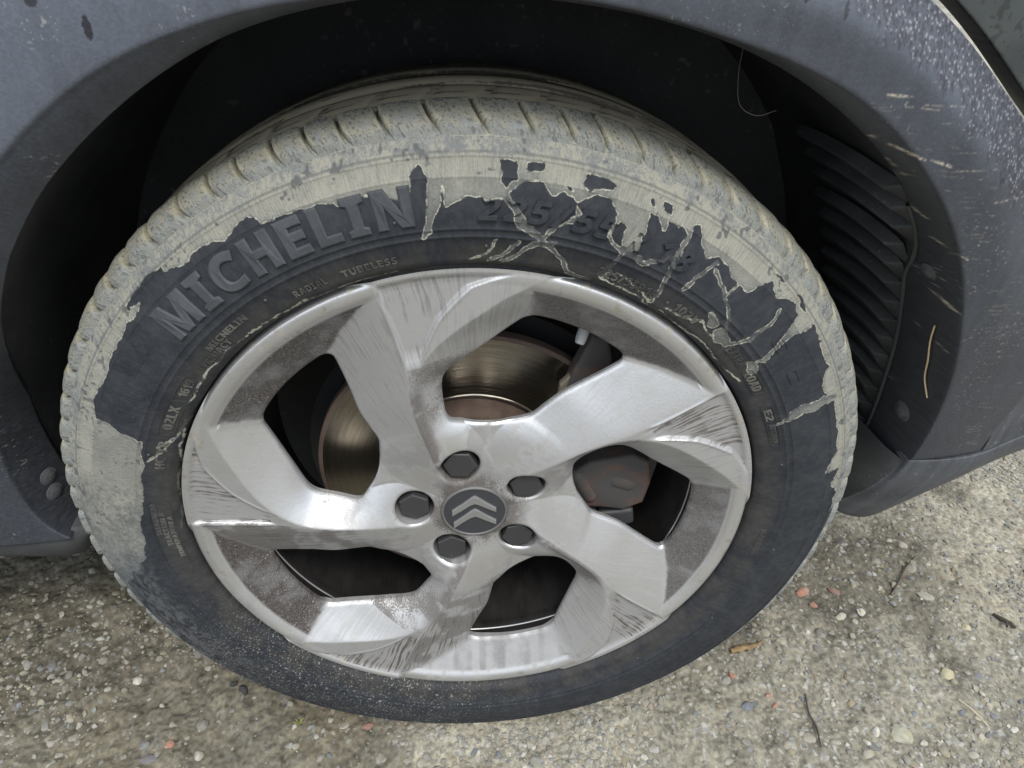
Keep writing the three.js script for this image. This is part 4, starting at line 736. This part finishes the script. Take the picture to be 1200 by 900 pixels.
const claddingMap = texture(CW, CH, (x, y, o) => {
  const phi = C0 + (C1 - C0) * x / CW, r = CR + CD * y / CH, a = phi * DEG, X = r * Math.cos(a) * 1000, Y = r * Math.sin(a) * 1000;
  const big = fbm(X / 45, Y / 45, 4, 101), runs = noise(X / 5, Y / 70, 102) * 0.6 + noise(X / 13, Y / 120, 103) * 0.4, fine = noise(X / 1.2, Y / 1.2, 104), f = hash(x, y, 7);
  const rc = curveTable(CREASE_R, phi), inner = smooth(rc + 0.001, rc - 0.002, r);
  const right = smooth(70, 40, phi), dustAndSheen = clamp((0.52 + 0.30 * (big - 0.5) + 0.20 * (runs - 0.5)) * mix(1, 0.45, inner) * mix(1, 0.66, right) * mix(1, 0.75, smooth(40, 20, phi)) * mix(1, 0.3, smooth(140, 165, phi)) + 0.15 * (fine - 0.5));  // thinner dust on the inward-facing return also paints its shade
  const d2 = dustAndSheen * mix(1, 1.45, smooth(88, 112, phi)); let R = mix(0.017, 0.105, d2), G = mix(0.0185, 0.116, d2), B = mix(0.022, 0.143, d2);  // blue sheen of the sky put into the dust colour, stronger at upper left
  const dots = smooth(0.86, 0.93, noise(X / 1.5, Y / 1.5, 106)) * smooth(0.5, 0.7, fbm(X / 25, Y / 40, 2, 107)) * 0.5;
  R = mix(R, 0.30, dots); G = mix(G, 0.30, dots); B = mix(B, 0.27, dots);
  const s = scrapes[y * CW + x] / 255 * clamp(1.5 * fine - 0.1) * smooth(0.25, 0.5, noise(X / 4, Y / 4, 112)); R = mix(R, 0.46, s); G = mix(G, 0.40, s); B = mix(B, 0.32, s);
  // dew on the upper outer band, in grains that ran together
  let wet = 0;
  const edge = 0.463 + 0.010 * (noise(X / 9, Y / 9, 108) - 0.5) + 0.012 * (noise(X / 2.5, 0, 109) - 0.5);
  const dew = smooth(edge - 0.003, edge + 0.004, r) * smooth(66, 62, phi) * smooth(36, 42, phi);
  if (dew > 0) {
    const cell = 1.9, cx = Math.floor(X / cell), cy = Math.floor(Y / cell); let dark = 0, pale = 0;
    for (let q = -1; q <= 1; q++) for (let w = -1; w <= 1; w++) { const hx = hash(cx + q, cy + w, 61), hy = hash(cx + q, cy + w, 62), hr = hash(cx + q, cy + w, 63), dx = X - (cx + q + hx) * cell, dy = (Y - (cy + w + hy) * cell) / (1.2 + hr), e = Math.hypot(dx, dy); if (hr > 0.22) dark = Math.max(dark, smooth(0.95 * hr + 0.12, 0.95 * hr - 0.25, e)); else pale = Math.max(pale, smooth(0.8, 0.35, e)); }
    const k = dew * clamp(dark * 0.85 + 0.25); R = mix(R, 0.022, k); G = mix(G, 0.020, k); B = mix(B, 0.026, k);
    const p2 = dew * pale * 0.7; R = mix(R, 0.24, p2); G = mix(G, 0.235, p2); B = mix(B, 0.25, p2); wet = k * 0.5;  // pale highlights on the dew, painted as colour
  }
  // single wet drops and their runs
  for (const [, , p, rr, w, l] of DROPS) { const dx = (phi - p) * DEG * rr * Math.sin(a) , ddx = X / 1000 - rr * Math.cos(p * DEG), ddy = Y / 1000 - rr * Math.sin(p * DEG); const e = Math.hypot((ddx + 0.0012 * (fine - 0.5)) / (w / 2), (ddy + 0.0015 * (big - 0.5)) / (l / 2)); if (e < 1.15) { const k = smooth(1.12, 0.9, e); R = mix(R, 0.018, k); G = mix(G, 0.018, k); B = mix(B, 0.023, k); wet = Math.max(wet, k); } }
  o[0] = R * (0.93 + 0.14 * f); o[1] = G * (0.93 + 0.14 * f); o[2] = B * (0.93 + 0.14 * f);
  claddingBump[y * CW + x] = 255 * clamp(0.4 + 0.14 * (fine - 0.5) + 0.1 * (f - 0.5) + 0.25 * wet + 0.2 * dots + 0.2 * s);
}, true, false);
const claddingUV = (p) => { const x = p[0], y = p[1] - HUB; let a = Math.atan2(y, x) / DEG; if (a < -90) a += 360; return [(a - C0) / (C1 - C0), (Math.hypot(x, y) - CR) / CD]; };
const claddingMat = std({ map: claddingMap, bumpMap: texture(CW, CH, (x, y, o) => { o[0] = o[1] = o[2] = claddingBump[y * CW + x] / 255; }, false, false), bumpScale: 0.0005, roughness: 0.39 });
{
  const rows = []; for (let p = -2; p <= 186.01; p += 0.6) rows.push(claddingRow(p));
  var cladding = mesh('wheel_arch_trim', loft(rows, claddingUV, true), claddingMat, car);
}
const dull = texture(512, 512, (x, y, o) => { const u = x / 512, v = y / 512, n = fbm(u * 9, v * 9, 4, 121, 9), f = hash(x, y, 8), fi = noise(u * 170, v * 170, 122, 170), sp = smooth(0.86, 0.94, fi) * smooth(0.45, 0.65, n) * 0.5; const t = 0.7 + 0.8 * (n - 0.4) + 0.25 * (f - 0.5); o[0] = mix(0.052 * t, 0.2, sp); o[1] = mix(0.053 * t, 0.2, sp); o[2] = mix(0.054 * t, 0.18, sp); }, true);
const dusty = texture(512, 512, (x, y, o) => { const u = x / 512, v = y / 512, n = fbm(u * 6, v * 12, 4, 131, 6, 12), f = hash(x, y, 18), fi = noise(u * 200, v * 200, 132, 200), run = noise(u * 80, v * 5, 133, 80, 5), sp = smooth(0.88, 0.94, fi) * 0.4; const t = clamp(0.35 + 0.9 * (n - 0.4) + 0.3 * (run - 0.5) + 0.12 * (f - 0.5)); o[0] = mix(mix(0.028, 0.125, t), 0.3, sp); o[1] = mix(mix(0.028, 0.127, t), 0.29, sp); o[2] = mix(mix(0.030, 0.130, t), 0.26, sp); }, true);
const blackPlastic = std({ map: dull, bumpMap: dull, bumpScale: 0.0006, roughness: 0.72 });
const litRibPlastic = std({ map: dull, color: rgb(1.8, 1.85, 1.85), bumpMap: dull, bumpScale: 0.0006, roughness: 0.68 });  // liner plastic in a brighter colour: light on the ribs painted in
const greyPlastic = std({ map: dusty, bumpMap: dusty, bumpScale: 0.0003, roughness: 0.55, color: rgb(0.72, 0.75, 0.82) });
// --- the liner of the wheel well, ribbed behind the wheel
{
  const rows = []; for (let p = -2; p <= 188; p += 2) { const q = clamp(p, -10, 186), r = curveTable(OPEN_R, q) + 0.009, z0 = lerpTable(OPEN_Z, q) - 0.012, a = p * DEG; rows.push([0, 0.1, 0.3, 0.6, 1].map((t) => { const z = mix(z0, -0.34, t), rr = r + 0.006 * Math.sin(Math.PI * t); return [rr * Math.cos(a), HUB + rr * Math.sin(a), z]; })); }
  const liner = mesh('arch_liner', loft(rows, (p, i, j, u, v) => [u * 3, v * 3], true), blackPlastic, car);
  mesh('liner_back', new THREE.CircleGeometry(0.44, 64).translate(0, HUB, -0.34), blackPlastic, liner);
  for (let i = 0; i < 14; i++) { // overlapping ribs, each a slanting slab with one raised edge
    const p0 = 1.5 + i * 3.15, rr = []; for (let s = 0; s <= 16; s++) {
      const t = s / 16, q = p0 - 4.2 * t * t + 1.6 * t + 0.4, z = mix(lerpTable(OPEN_Z, clamp(p0, -10, 186)) - 0.018, -0.235, t), R = curveTable(OPEN_R, clamp(p0, -10, 186)) + 0.0095, row = [];
      for (const [d, h] of [[-1.62, 0.0], [-1.60, 0.0018], [-0.6, 0.0040], [0.7, 0.0080], [1.2, 0.0098], [1.38, 0.0094], [1.46, 0.0075], [1.48, -0.001]]) { const a = (q + d) * DEG, r = R - h * smooth(1.0, 0.93, t) * smooth(0, 0.03, t); row.push([r * Math.cos(a), HUB + r * Math.sin(a), z]); }
      rr.push(row);
    }
    mesh('liner_rib', loft(rr, (p, i2, j, u, v) => [u * 3 + i * 0.13, v * 3], false), litRibPlastic, liner);
  }
  // the liner's rolled seam along the trim
  const seam = []; for (let p = -4; p <= 44; p += 3) { const r = curveTable(OPEN_R, clamp(p, -10, 186)) + 0.001, a = p * DEG; seam.push([r * Math.cos(a), HUB + r * Math.sin(a), lerpTable(OPEN_Z, clamp(p, -10, 186)) - 0.004]); }
  mesh('liner_seam', tube(seam, 0.0024, 60, 8), blackPlastic, liner);
}
// --- screws and clips that hold trim and liner
{
  const head = (() => { const g = new THREE.LatheGeometry([[0.0001, 0.003], [0.003, 0.0028], [0.0058, 0.0018], [0.0064, 0.0006], [0.0095, 0.0003], [0.0098, -0.001]].map(([x, y]) => new THREE.Vector2(x, y)), 24); g.rotateX(Math.PI / 2); return g; })();
  const clipMat = std({ map: dusty, color: rgb(0.75, 0.75, 0.75), roughness: 0.75 }), slot = new THREE.BoxGeometry(0.008, 0.0014, 0.0012).translate(0, 0, 0.003);
  const on = (x, y, z, dir, s = 1) => { const o = mesh('trim_screw', head, clipMat, cladding); o.position.set(x, HUB + y, z); o.quaternion.setFromUnitVectors(new THREE.Vector3(0, 0, 1), new THREE.Vector3(...dir).normalize()); o.scale.setScalar(s); };
  const between = (phi, t, s, lift = 0.0005) => { const ro = curveTable(OPEN_R, phi), zo = lerpTable(OPEN_Z, phi), rc = curveTable(CREASE_R, phi), zc = curveTable(CREASE_Z, phi), a = phi * DEG, r = mix(ro, rc, t), z = mix(zo, zc, t) + 0.002 * Math.sin(Math.PI * t), nr = -(zc - zo), nz = rc - ro, l = Math.hypot(nr, nz) || 1; on((r + lift * nr / l) * Math.cos(a), (r + lift * nr / l) * Math.sin(a), z + lift * nz / l, [nr / l * Math.cos(a), nr / l * Math.sin(a), nz / l], s); };
  between(11.5, 0.42, 1.05); between(34.6, 0.30, 0.8); between(177.8, 0.35, 0.9); between(180.3, 0.42, 0.9);
}
// --- lower bumper piece behind the wheel, its side, and the sill's end in front of the wheel
{
  const along = (pts, t) => { const x = pts.map((p, i) => [i, p[0], p[1], p[2]]), u = t * (pts.length - 1); return [1, 2, 3].map((c) => curveTable(x, u, c)); };
  const top = [[0.3975, 0.036, -0.028], [0.402, 0.0425, -0.0185], [0.430, 0.0445, -0.0165], [0.462, 0.0500, -0.0170], [0.500, 0.066, -0.022], [0.62, 0.112, -0.036], [0.78, 0.165, -0.11], [0.90, 0.21, -0.32]];
  const bottom = [[0.370, -0.052, -0.062], [0.384, -0.062, -0.056], [0.412, -0.062, -0.052], [0.452, -0.036, -0.055], [0.500, -0.006, -0.060], [0.60, 0.048, -0.072], [0.74, 0.115, -0.14], [0.86, 0.17, -0.34]];
  const rows = []; for (let i = 0; i <= 70; i++) { const A = along(top, i / 70), B = along(bottom, i / 70), row = []; row.push([A[0], HUB + A[1] + 0.0005, A[2] - 0.012], [A[0], HUB + A[1], A[2] - 0.001], [A[0], HUB + A[1] - 0.001, A[2]]); for (let j = 1; j <= 12; j++) { const t = j / 12, bulge = 0.008 * Math.sin(Math.PI * Math.pow(t, 0.8)); row.push([mix(A[0], B[0], t), HUB + mix(A[1], B[1], t), mix(A[2], B[2], t) + bulge]); } row.push([B[0] - 0.004, HUB + B[1] - 0.001, B[2] - 0.008], [B[0] - 0.02, HUB + B[1] + 0.004, B[2] - 0.06], [B[0] - 0.05, HUB + B[1] + 0.01, B[2] - 0.3]); rows.push(row); }
  const low = mesh('lower_bumper', loft(rows, (p, i, j, u, v) => [u * 2.5, v * 2.5], true), greyPlastic, car);
  // return towards the wheel at its front end
  const end = []; for (let i = 0; i <= 12; i++) { const t = i / 12, A = along(top, 0), B = along(bottom, 0), bulge = 0.008 * Math.sin(Math.PI * Math.pow(t, 0.8)); const p = [mix(A[0], B[0], t), HUB + mix(A[1], B[1], t), mix(A[2], B[2], t) + bulge]; end.push([p, [p[0] - 0.006, p[1], p[2] - 0.02], [p[0] - 0.012, p[1] + 0.002, p[2] - 0.06], [p[0] - 0.014, p[1] + 0.004, p[2] - 0.2]]); }
  mesh('bumper_return', loft(end, (p, i, j, u, v) => [u * 3, v * 3], true), blackPlastic, low);
  // the bumper's side beyond the upright joint
  const side = []; for (let i = 0; i <= 40; i++) { const t = i / 40, row = []; for (let j = 0; j <= 10; j++) { const s = j / 10, y0 = along(top, clamp(0.43 + 0.57 * t)), y = mix(y0[1] + 0.003, 0.36, s), a = clamp(y / 0.3), x = y0[0] + 0.001, z = mix(y0[2], y0[2] + 0.030, smooth(0, 1, s)) - 0.001; row.push([x, HUB + y, z]); } side.push(row); }
  mesh('bumper_side', loft(side, (p, i, j, u, v) => [u * 2.5, v * 2.5], false), greyPlastic, car);
  // rounded end of the sill in front of the wheel
  const cr = [[-0.75, -0.03, -0.045], [-0.50, -0.03, -0.044], [-0.43, -0.03, -0.042], [-0.405, -0.030, -0.040], [-0.392, -0.032, -0.039], [-0.382, -0.034, -0.039], [-0.372, -0.036, -0.041], [-0.362, -0.038, -0.047]], bt = [[-0.75, -0.070, -0.046], [-0.50, -0.072, -0.045], [-0.44, -0.073, -0.044], [-0.415, -0.0745, -0.044], [-0.398, -0.0745, -0.044], [-0.384, -0.074, -0.045], [-0.370, -0.066, -0.048], [-0.360, -0.050, -0.052]];
  const sr = []; for (let i = 0; i <= 50; i++) { const A = along(cr, i / 50), B = along(bt, i / 50), row = [[A[0] + 0.004, HUB + A[1] + 0.004, A[2] - 0.03], [A[0] + 0.0006, HUB + A[1] + 0.0006, A[2] - 0.003]]; for (let j = 0; j <= 10; j++) { const t = j / 10; row.push([mix(A[0], B[0], t), HUB + mix(A[1], B[1], t), mix(A[2], B[2], t) + 0.006 * Math.sin(Math.PI * t)]); } row.push([B[0], HUB + B[1] - 0.003, B[2] - 0.006], [B[0], HUB + B[1] - 0.001, B[2] - 0.05], [B[0], HUB + B[1] + 0.01, B[2] - 0.3]); sr.push(row); }
  mesh('sill_end', loft(sr, (p, i, j, u, v) => [u * 2.5, v * 2.5], true), blackPlastic, car);
}
// --- painted body above, and the floor that keeps the light out
{
  const paintTex = texture(512, 512, (x, y, o) => { const u = x / 512, v = y / 512, n = fbm(u * 10, v * 10, 4, 141, 10), d = smooth(0.60, 0.72, 0.6 * noise(u * 130, v * 100, 142, 130, 100) + 0.4 * noise(u * 50, v * 36, 143, 50, 36)); const k = smooth(0.3, 0.7, n); o[0] = mix(0.018, 0.034, k) * (1 - 0.6 * d); o[1] = mix(0.022, 0.042, k) * (1 - 0.6 * d); o[2] = mix(0.023, 0.041, k) * (1 - 0.6 * d); }, true);
  const paint = new THREE.MeshPhysicalMaterial({ map: paintTex, roughness: 0.5, clearcoat: 0.7, clearcoatRoughness: 0.22, side: THREE.DoubleSide });
  const ring = []; for (let p = 30; p <= 186; p += 1) { const a = p * DEG, r0 = curveTable(OUTER_R, p) + 0.0075, zc = curveTable(CREASE_Z, p) - 0.012, row = [[r0, zc - 0.02], [r0 + 0.0004, zc - 0.002], [r0 + 0.0018, zc]].map(([r, z]) => [r * Math.cos(a), HUB + r * Math.sin(a), z]); for (let j = 1; j <= 6; j++) { const r = r0 + 0.002 + 0.075 * j; row.push([r * Math.cos(a), HUB + r * Math.sin(a), zc - 0.02 * (j / 6) * (j / 6)]); } ring.push(row); }
  const body = mesh('body_panel', loft(ring, (p) => [p[0] * 4, p[1] * 4], true), paint, car);
  const g = new THREE.ExtrudeGeometry(new THREE.Shape([[-2.3, 0.27], [-0.62, 0.27], [-0.62, 0.60], [-0.40, 0.80], [-0.1, 0.93], [0.25, 0.93], [0.5, 0.80], [0.62, 0.66], [0.85, 0.64], [0.85, 1.35], [-2.3, 1.35]].map(([x, y]) => new THREE.Vector2(x, y))), { depth: 0.02, bevelEnabled: true, bevelSize: 0.004, bevelThickness: 0.004, bevelSegments: 2 });
  g.translate(0, 0, -0.03); mesh('body_side', g, paint, body);
  const under = std({ color: rgb(0.015, 0.015, 0.015), roughness: 0.95 });
  const slab = (x0, x1, y0, y1, z0, z1) => new THREE.BoxGeometry(x1 - x0, y1 - y0, z1 - z0).translate((x0 + x1) / 2, (y0 + y1) / 2, (z0 + z1) / 2);
  mesh('floor_pan', mergeGeometries([slab(-3.6, -0.44, 0.275, 0.32, -1.75, -0.07), slab(-0.438, 0.438, 0.275, 0.32, -1.75, -0.35), slab(-2.3, 0.8, 1.30, 1.33, -1.75, -0.04), slab(-2.3, 0.8, 0.3, 1.29, -1.76, -1.751)]), under, car);
  mesh('arch_roof', revolve([[0.445, -0.05], [0.455, -0.35], [0.30, -0.36]], 80, null, 14, 184).translate(0, HUB, 0), under, car);
}

// ---------------------------------------------------------------- small things lying about
{
  const put = (o, x, z, s, lift = 0.15, ry = 0) => { o.position.set(x, groundHeight(x, z) + s * lift, z); o.rotation.y = ry; return o; };
  const brickTex = texture(128, 128, (x, y, o) => { const n = fbm(x / 128 * 7, y / 128 * 7, 4, 151, 7), f = hash(x, y, 11), k = smooth(0.55, 0.75, n); o[0] = mix(0.30, 0.25, k) * (0.85 + 0.3 * f); o[1] = mix(0.145, 0.18, k) * (0.85 + 0.3 * f); o[2] = mix(0.10, 0.14, k) * (0.85 + 0.3 * f); }, true);
  const lump = (name, seed, mat, [x, z], [a, b, c], ry, label, category, group) => { const g = stoneGeometry(seed, 1, 2), p = g.attributes.position, uv = []; g.scale(a, b, c); for (let i = 0; i < p.count; i++) uv.push(p.getX(i) * 30, (p.getZ(i) + p.getY(i)) * 30); g.setAttribute('uv', new THREE.Float32BufferAttribute(uv, 2)); return tag(put(mesh(name, g, mat, scene), x, z, b, 0.05, ry), label, category, group); };
  const brick = std({ map: brickTex, roughness: 0.95 }), dullBrick = std({ map: brickTex, color: rgb(0.75, 0.85, 0.95), roughness: 0.95 });
  lump('brick_fragment', 501, brick, [0.462, -0.175], [0.010, 0.006, 0.0072], 0.5, 'orange red brick fragment on the gravel beside the tyre, the largest one', 'brick fragment');
  lump('brick_fragment', 502, dullBrick, [0.507, -0.170], [0.011, 0.005, 0.0072], 2.2, 'dull pinkish brick fragment lying beside the bright orange red one', 'brick fragment');
  lump('brick_fragment', 503, brick, [0.467, -0.150], [0.0048, 0.0038, 0.0068], 1.2, 'small orange brick chip just below the largest brick fragment', 'brick fragment');
  lump('brick_fragment', 504, brick, [0.319, -0.050], [0.0048, 0.0036, 0.0066], 0.2, 'small orange brick chip in front of the ochre twig stub', 'brick fragment');
  lump('brick_fragment', 505, brick, [0.357, -0.024], [0.0044, 0.0030, 0.0040], 2, 'orange brick crumb, upper one of a cluster of two', 'brick fragment');
  lump('brick_fragment', 506, brick, [0.360, -0.010], [0.0046, 0.0030, 0.0036], 0.7, 'orange brick crumb, lower one of a cluster of two', 'brick fragment');
  lump('brick_fragment', 507, dullBrick, [-0.126, -0.008], [0.0090, 0.0048, 0.0052], 0.3, 'dark red brick chip lying against the bottom of the tyre', 'brick fragment');
  lump('brick_fragment', 508, brick, [-0.346, 0.002], [0.0062, 0.004, 0.005], 1.1, 'small reddish brick chip beside the purple grey stone', 'brick fragment');
  const paleMat = std({ color: rgb(0.50, 0.48, 0.43), roughness: 0.8, vertexColors: true }), yellowMat = std({ color: rgb(0.42, 0.385, 0.25), roughness: 0.8, vertexColors: true }), blueMat = std({ color: rgb(0.15, 0.16, 0.185), roughness: 0.8, vertexColors: true }), purpleMat = std({ color: rgb(0.17, 0.165, 0.185), roughness: 0.85, vertexColors: true }), blackMat = std({ color: rgb(0.035, 0.034, 0.034), roughness: 0.9 });
  lump('pebble', 601, paleMat, [0.465, 0.031], [0.0048, 0.0034, 0.0080], -0.5, 'pale elongated pebble between the thin black twig and the broad flat stone', 'pebble');
  lump('pebble', 602, paleMat, [0.450, 0.044], [0.0036, 0.0026, 0.0078], 0.6, 'pale pebble sliver just below the elongated pale pebble, near the black twig', 'pebble');
  lump('pebble', 603, yellowMat, [0.595, -0.041], [0.0076, 0.0048, 0.0086], 0.2, 'yellowish pebble, the larger and nearer of two yellowish pebbles', 'pebble');
  lump('pebble', 604, yellowMat, [0.656, -0.102], [0.0064, 0.0045, 0.0062], 0.9, 'small yellowish pebble farther off, near the short crooked dark twig', 'pebble');
  lump('pebble', 605, blueMat, [0.324, -0.009], [0.0078, 0.0056, 0.0076], 0.4, 'blue grey stone below the orange brick chips', 'stone');
  lump('pebble', 606, purpleMat, [-0.365, 0.017], [0.013, 0.004, 0.0070], 0.1, 'flat purple grey stone on the gravel in front of the sill', 'stone');
  lump('pebble', 607, paleMat, [-0.413, -0.083], [0.0052, 0.0042, 0.0052], 0.4, 'single pale pebble on the darker mud in front of the sill', 'pebble');
  lump('pebble', 608, paleMat, [0.525, -0.132], [0.0064, 0.0042, 0.0058], 1.4, 'pale pebble beside the light oblong stone, right of the tyre', 'pebble');
  lump('pebble', 609, std({ color: rgb(0.42, 0.395, 0.32), roughness: 0.8, vertexColors: true }), [0.495, -0.128], [0.0100, 0.0050, 0.0070], 0.3, 'light oblong stone with a buff face between brick and twig', 'stone');
  lump('pebble', 610, std({ color: rgb(0.36, 0.345, 0.265), roughness: 0.9, vertexColors: true }), [0.494, 0.035], [0.0145, 0.0050, 0.0135], 0.3, 'broad flat yellowish grey stone to the right of the white pebbles', 'stone');
  lump('mud_clod', 611, blackMat, [-0.293, -0.070], [0.0062, 0.0060, 0.0052], 0.3, 'small black clod by the tyre, the upper of a pair', 'clod');
  lump('mud_clod', 612, blackMat, [-0.279, -0.060], [0.0088, 0.0058, 0.0062], 2.1, 'larger black clod by the tyre, the lower of a pair', 'clod');
  const bark = texture(64, 256, (x, y, o) => { const n = fbm(x / 64 * 4, y / 256 * 20, 3, 161, 4, 20); o[0] = 0.10 + 0.13 * (n - 0.4); o[1] = 0.075 + 0.10 * (n - 0.4); o[2] = 0.055 + 0.07 * (n - 0.4); }, true), barkMat = std({ map: bark, bumpMap: bark, bumpScale: 0.0006, roughness: 0.9 }), straw = std({ color: rgb(0.46, 0.40, 0.26), roughness: 0.75 });
  const stick = (name, pts, r, mat, label, category, knots) => { const P = pts.map(([x, z, h = 0.003]) => [x, groundHeight(x, z) + h, z]), g = tube(P, r, 40, 7), p = g.attributes.position, n = g.attributes.normal; for (let i = 0; i < p.count; i++) { const ring = Math.floor(i / 8) / 40, k = r * (0.45 * (noise(ring * 9, i % 8, 7) - 0.5) - 0.55 * Math.abs(ring - 0.4)); p.setXYZ(i, p.getX(i) + n.getX(i) * k, p.getY(i) + n.getY(i) * k, p.getZ(i) + n.getZ(i) * k); } g.computeVertexNormals(); const o = mesh(name, g, mat, scene); if (knots) for (const [t, dx, dz, l] of knots) { const a = P[Math.round(t * (P.length - 1))]; mesh('side_shoot', tube([a, [a[0] + dx * l * 0.5, a[1] + 0.003, a[2] + dz * l * 0.5], [a[0] + dx * l, a[1] + 0.004, a[2] + dz * l]], r * 0.5, 8, 5), mat, o); } return tag(o, label, category); };
  stick('twig', [[0.583, -0.160], [0.606, -0.182, 0.005], [0.628, -0.205, 0.004], [0.657, -0.227]], 0.0016, barkMat, 'brown forked twig lying on the gravel behind the tyre', 'twig', [[0.34, 0.9, -0.2, 0.012]]);
  stick('twig', [[0.402, -0.022], [0.396, 0.004, 0.004], [0.397, 0.020, 0.004], [0.391, 0.046]], 0.0012, std({ map: bark, color: rgb(0.45, 0.45, 0.45), roughness: 0.9 }), 'thin black twig near the front of the gravel', 'twig');
  stick('twig', [[0.704, -0.120], [0.712, -0.106, 0.005], [0.722, -0.098, 0.004]], 0.0030, std({ map: bark, color: rgb(0.4, 0.4, 0.4), roughness: 0.9 }), 'short crooked dark twig at the right side of the gravel', 'twig', [[0.5, -0.6, 0.9, 0.012]]);
  stick('twig', [[0.328, -0.083], [0.342, -0.084, 0.004], [0.362, -0.086, 0.005]], 0.0046, std({ map: bark, color: rgb(1.7, 1.5, 1.0), roughness: 0.9 }), 'thick ochre twig stub lying by the tyre', 'twig', [[1, 0.9, -0.3, 0.009]]);
  stick('straw', [[0.583, -0.001], [0.590, 0.012, 0.004], [0.600, 0.033]], 0.0008, straw, 'pale straw lying on the gravel at the lower right', 'straw');
  // a tiny yellow green sprout
  const sprout = new THREE.Group(); sprout.name = 'sprout'; sprout.position.set(-0.204, groundHeight(-0.204, -0.013), -0.013); scene.add(sprout); tag(sprout, 'tiny yellow green sprout in the gravel below the tyre', 'plant');
  const leafMat = std({ color: rgb(0.22, 0.22, 0.07), roughness: 0.7 }); const rr = rng(9);
  for (let i = 0; i < 7; i++) { const a = i * 0.9 + rr(), l = 0.004 + 0.005 * rr(); mesh('leaf', tube([[0, 0, 0], [0.3 * l * Math.cos(a), 0.5 * l, 0.3 * l * Math.sin(a)], [0.7 * l * Math.cos(a), 0.9 * l, 0.7 * l * Math.sin(a)]], 0.0006, 6, 5), leafMat, sprout); }
  // dry grass caught on the trim, and a hair hanging from the arch
  const onTrim = (phi, t, lift) => { const ro = curveTable(OPEN_R, phi), zo = lerpTable(OPEN_Z, phi), rc = curveTable(CREASE_R, phi), zc = curveTable(CREASE_Z, phi), a = phi * DEG, r = mix(ro, rc, t), z = mix(zo, zc, t) + 0.002 * Math.sin(Math.PI * t), nr = -(zc - zo), nz = rc - ro, l = Math.hypot(nr, nz); return [(r + lift * nr / l) * Math.cos(a), HUB + (r + lift * nr / l) * Math.sin(a), z + lift * nz / l]; };
  const blade = mesh('dry_grass', tube([onTrim(27.6, 0.58, 0.0016), onTrim(25, 0.55, 0.002), onTrim(22, 0.58, 0.0022), onTrim(19, 0.60, 0.0016), onTrim(16.4, 0.74, 0.0012)], 0.0008, 40, 5), std({ color: rgb(0.50, 0.38, 0.22), roughness: 0.8 }), scene);
  tag(blade, 'dry grass blade stuck upright to the black arch trim behind the wheel', 'grass blade');
  const arch = (p) => { const r = curveTable(OPEN_R, p) + 0.002, a = p * DEG; return [r * Math.cos(a), HUB + r * Math.sin(a), lerpTable(OPEN_Z, p)]; }, h0 = arch(68.2);
  const hair = mesh('animal_hair', tube([h0, [h0[0] + 0.001, h0[1] - 0.018, h0[2] - 0.001], [h0[0] + 0.006, h0[1] - 0.034, h0[2] - 0.002], [h0[0] + 0.018, h0[1] - 0.040, h0[2] - 0.003], [h0[0] + 0.030, h0[1] - 0.037, h0[2] - 0.004]], 0.00012, 40, 4), std({ color: rgb(0.10, 0.085, 0.07), roughness: 0.6 }), scene);
  tag(hair, 'thin curved hair hanging from the upper edge of the wheel arch', 'hair');
}

renderer.render(scene, camera);
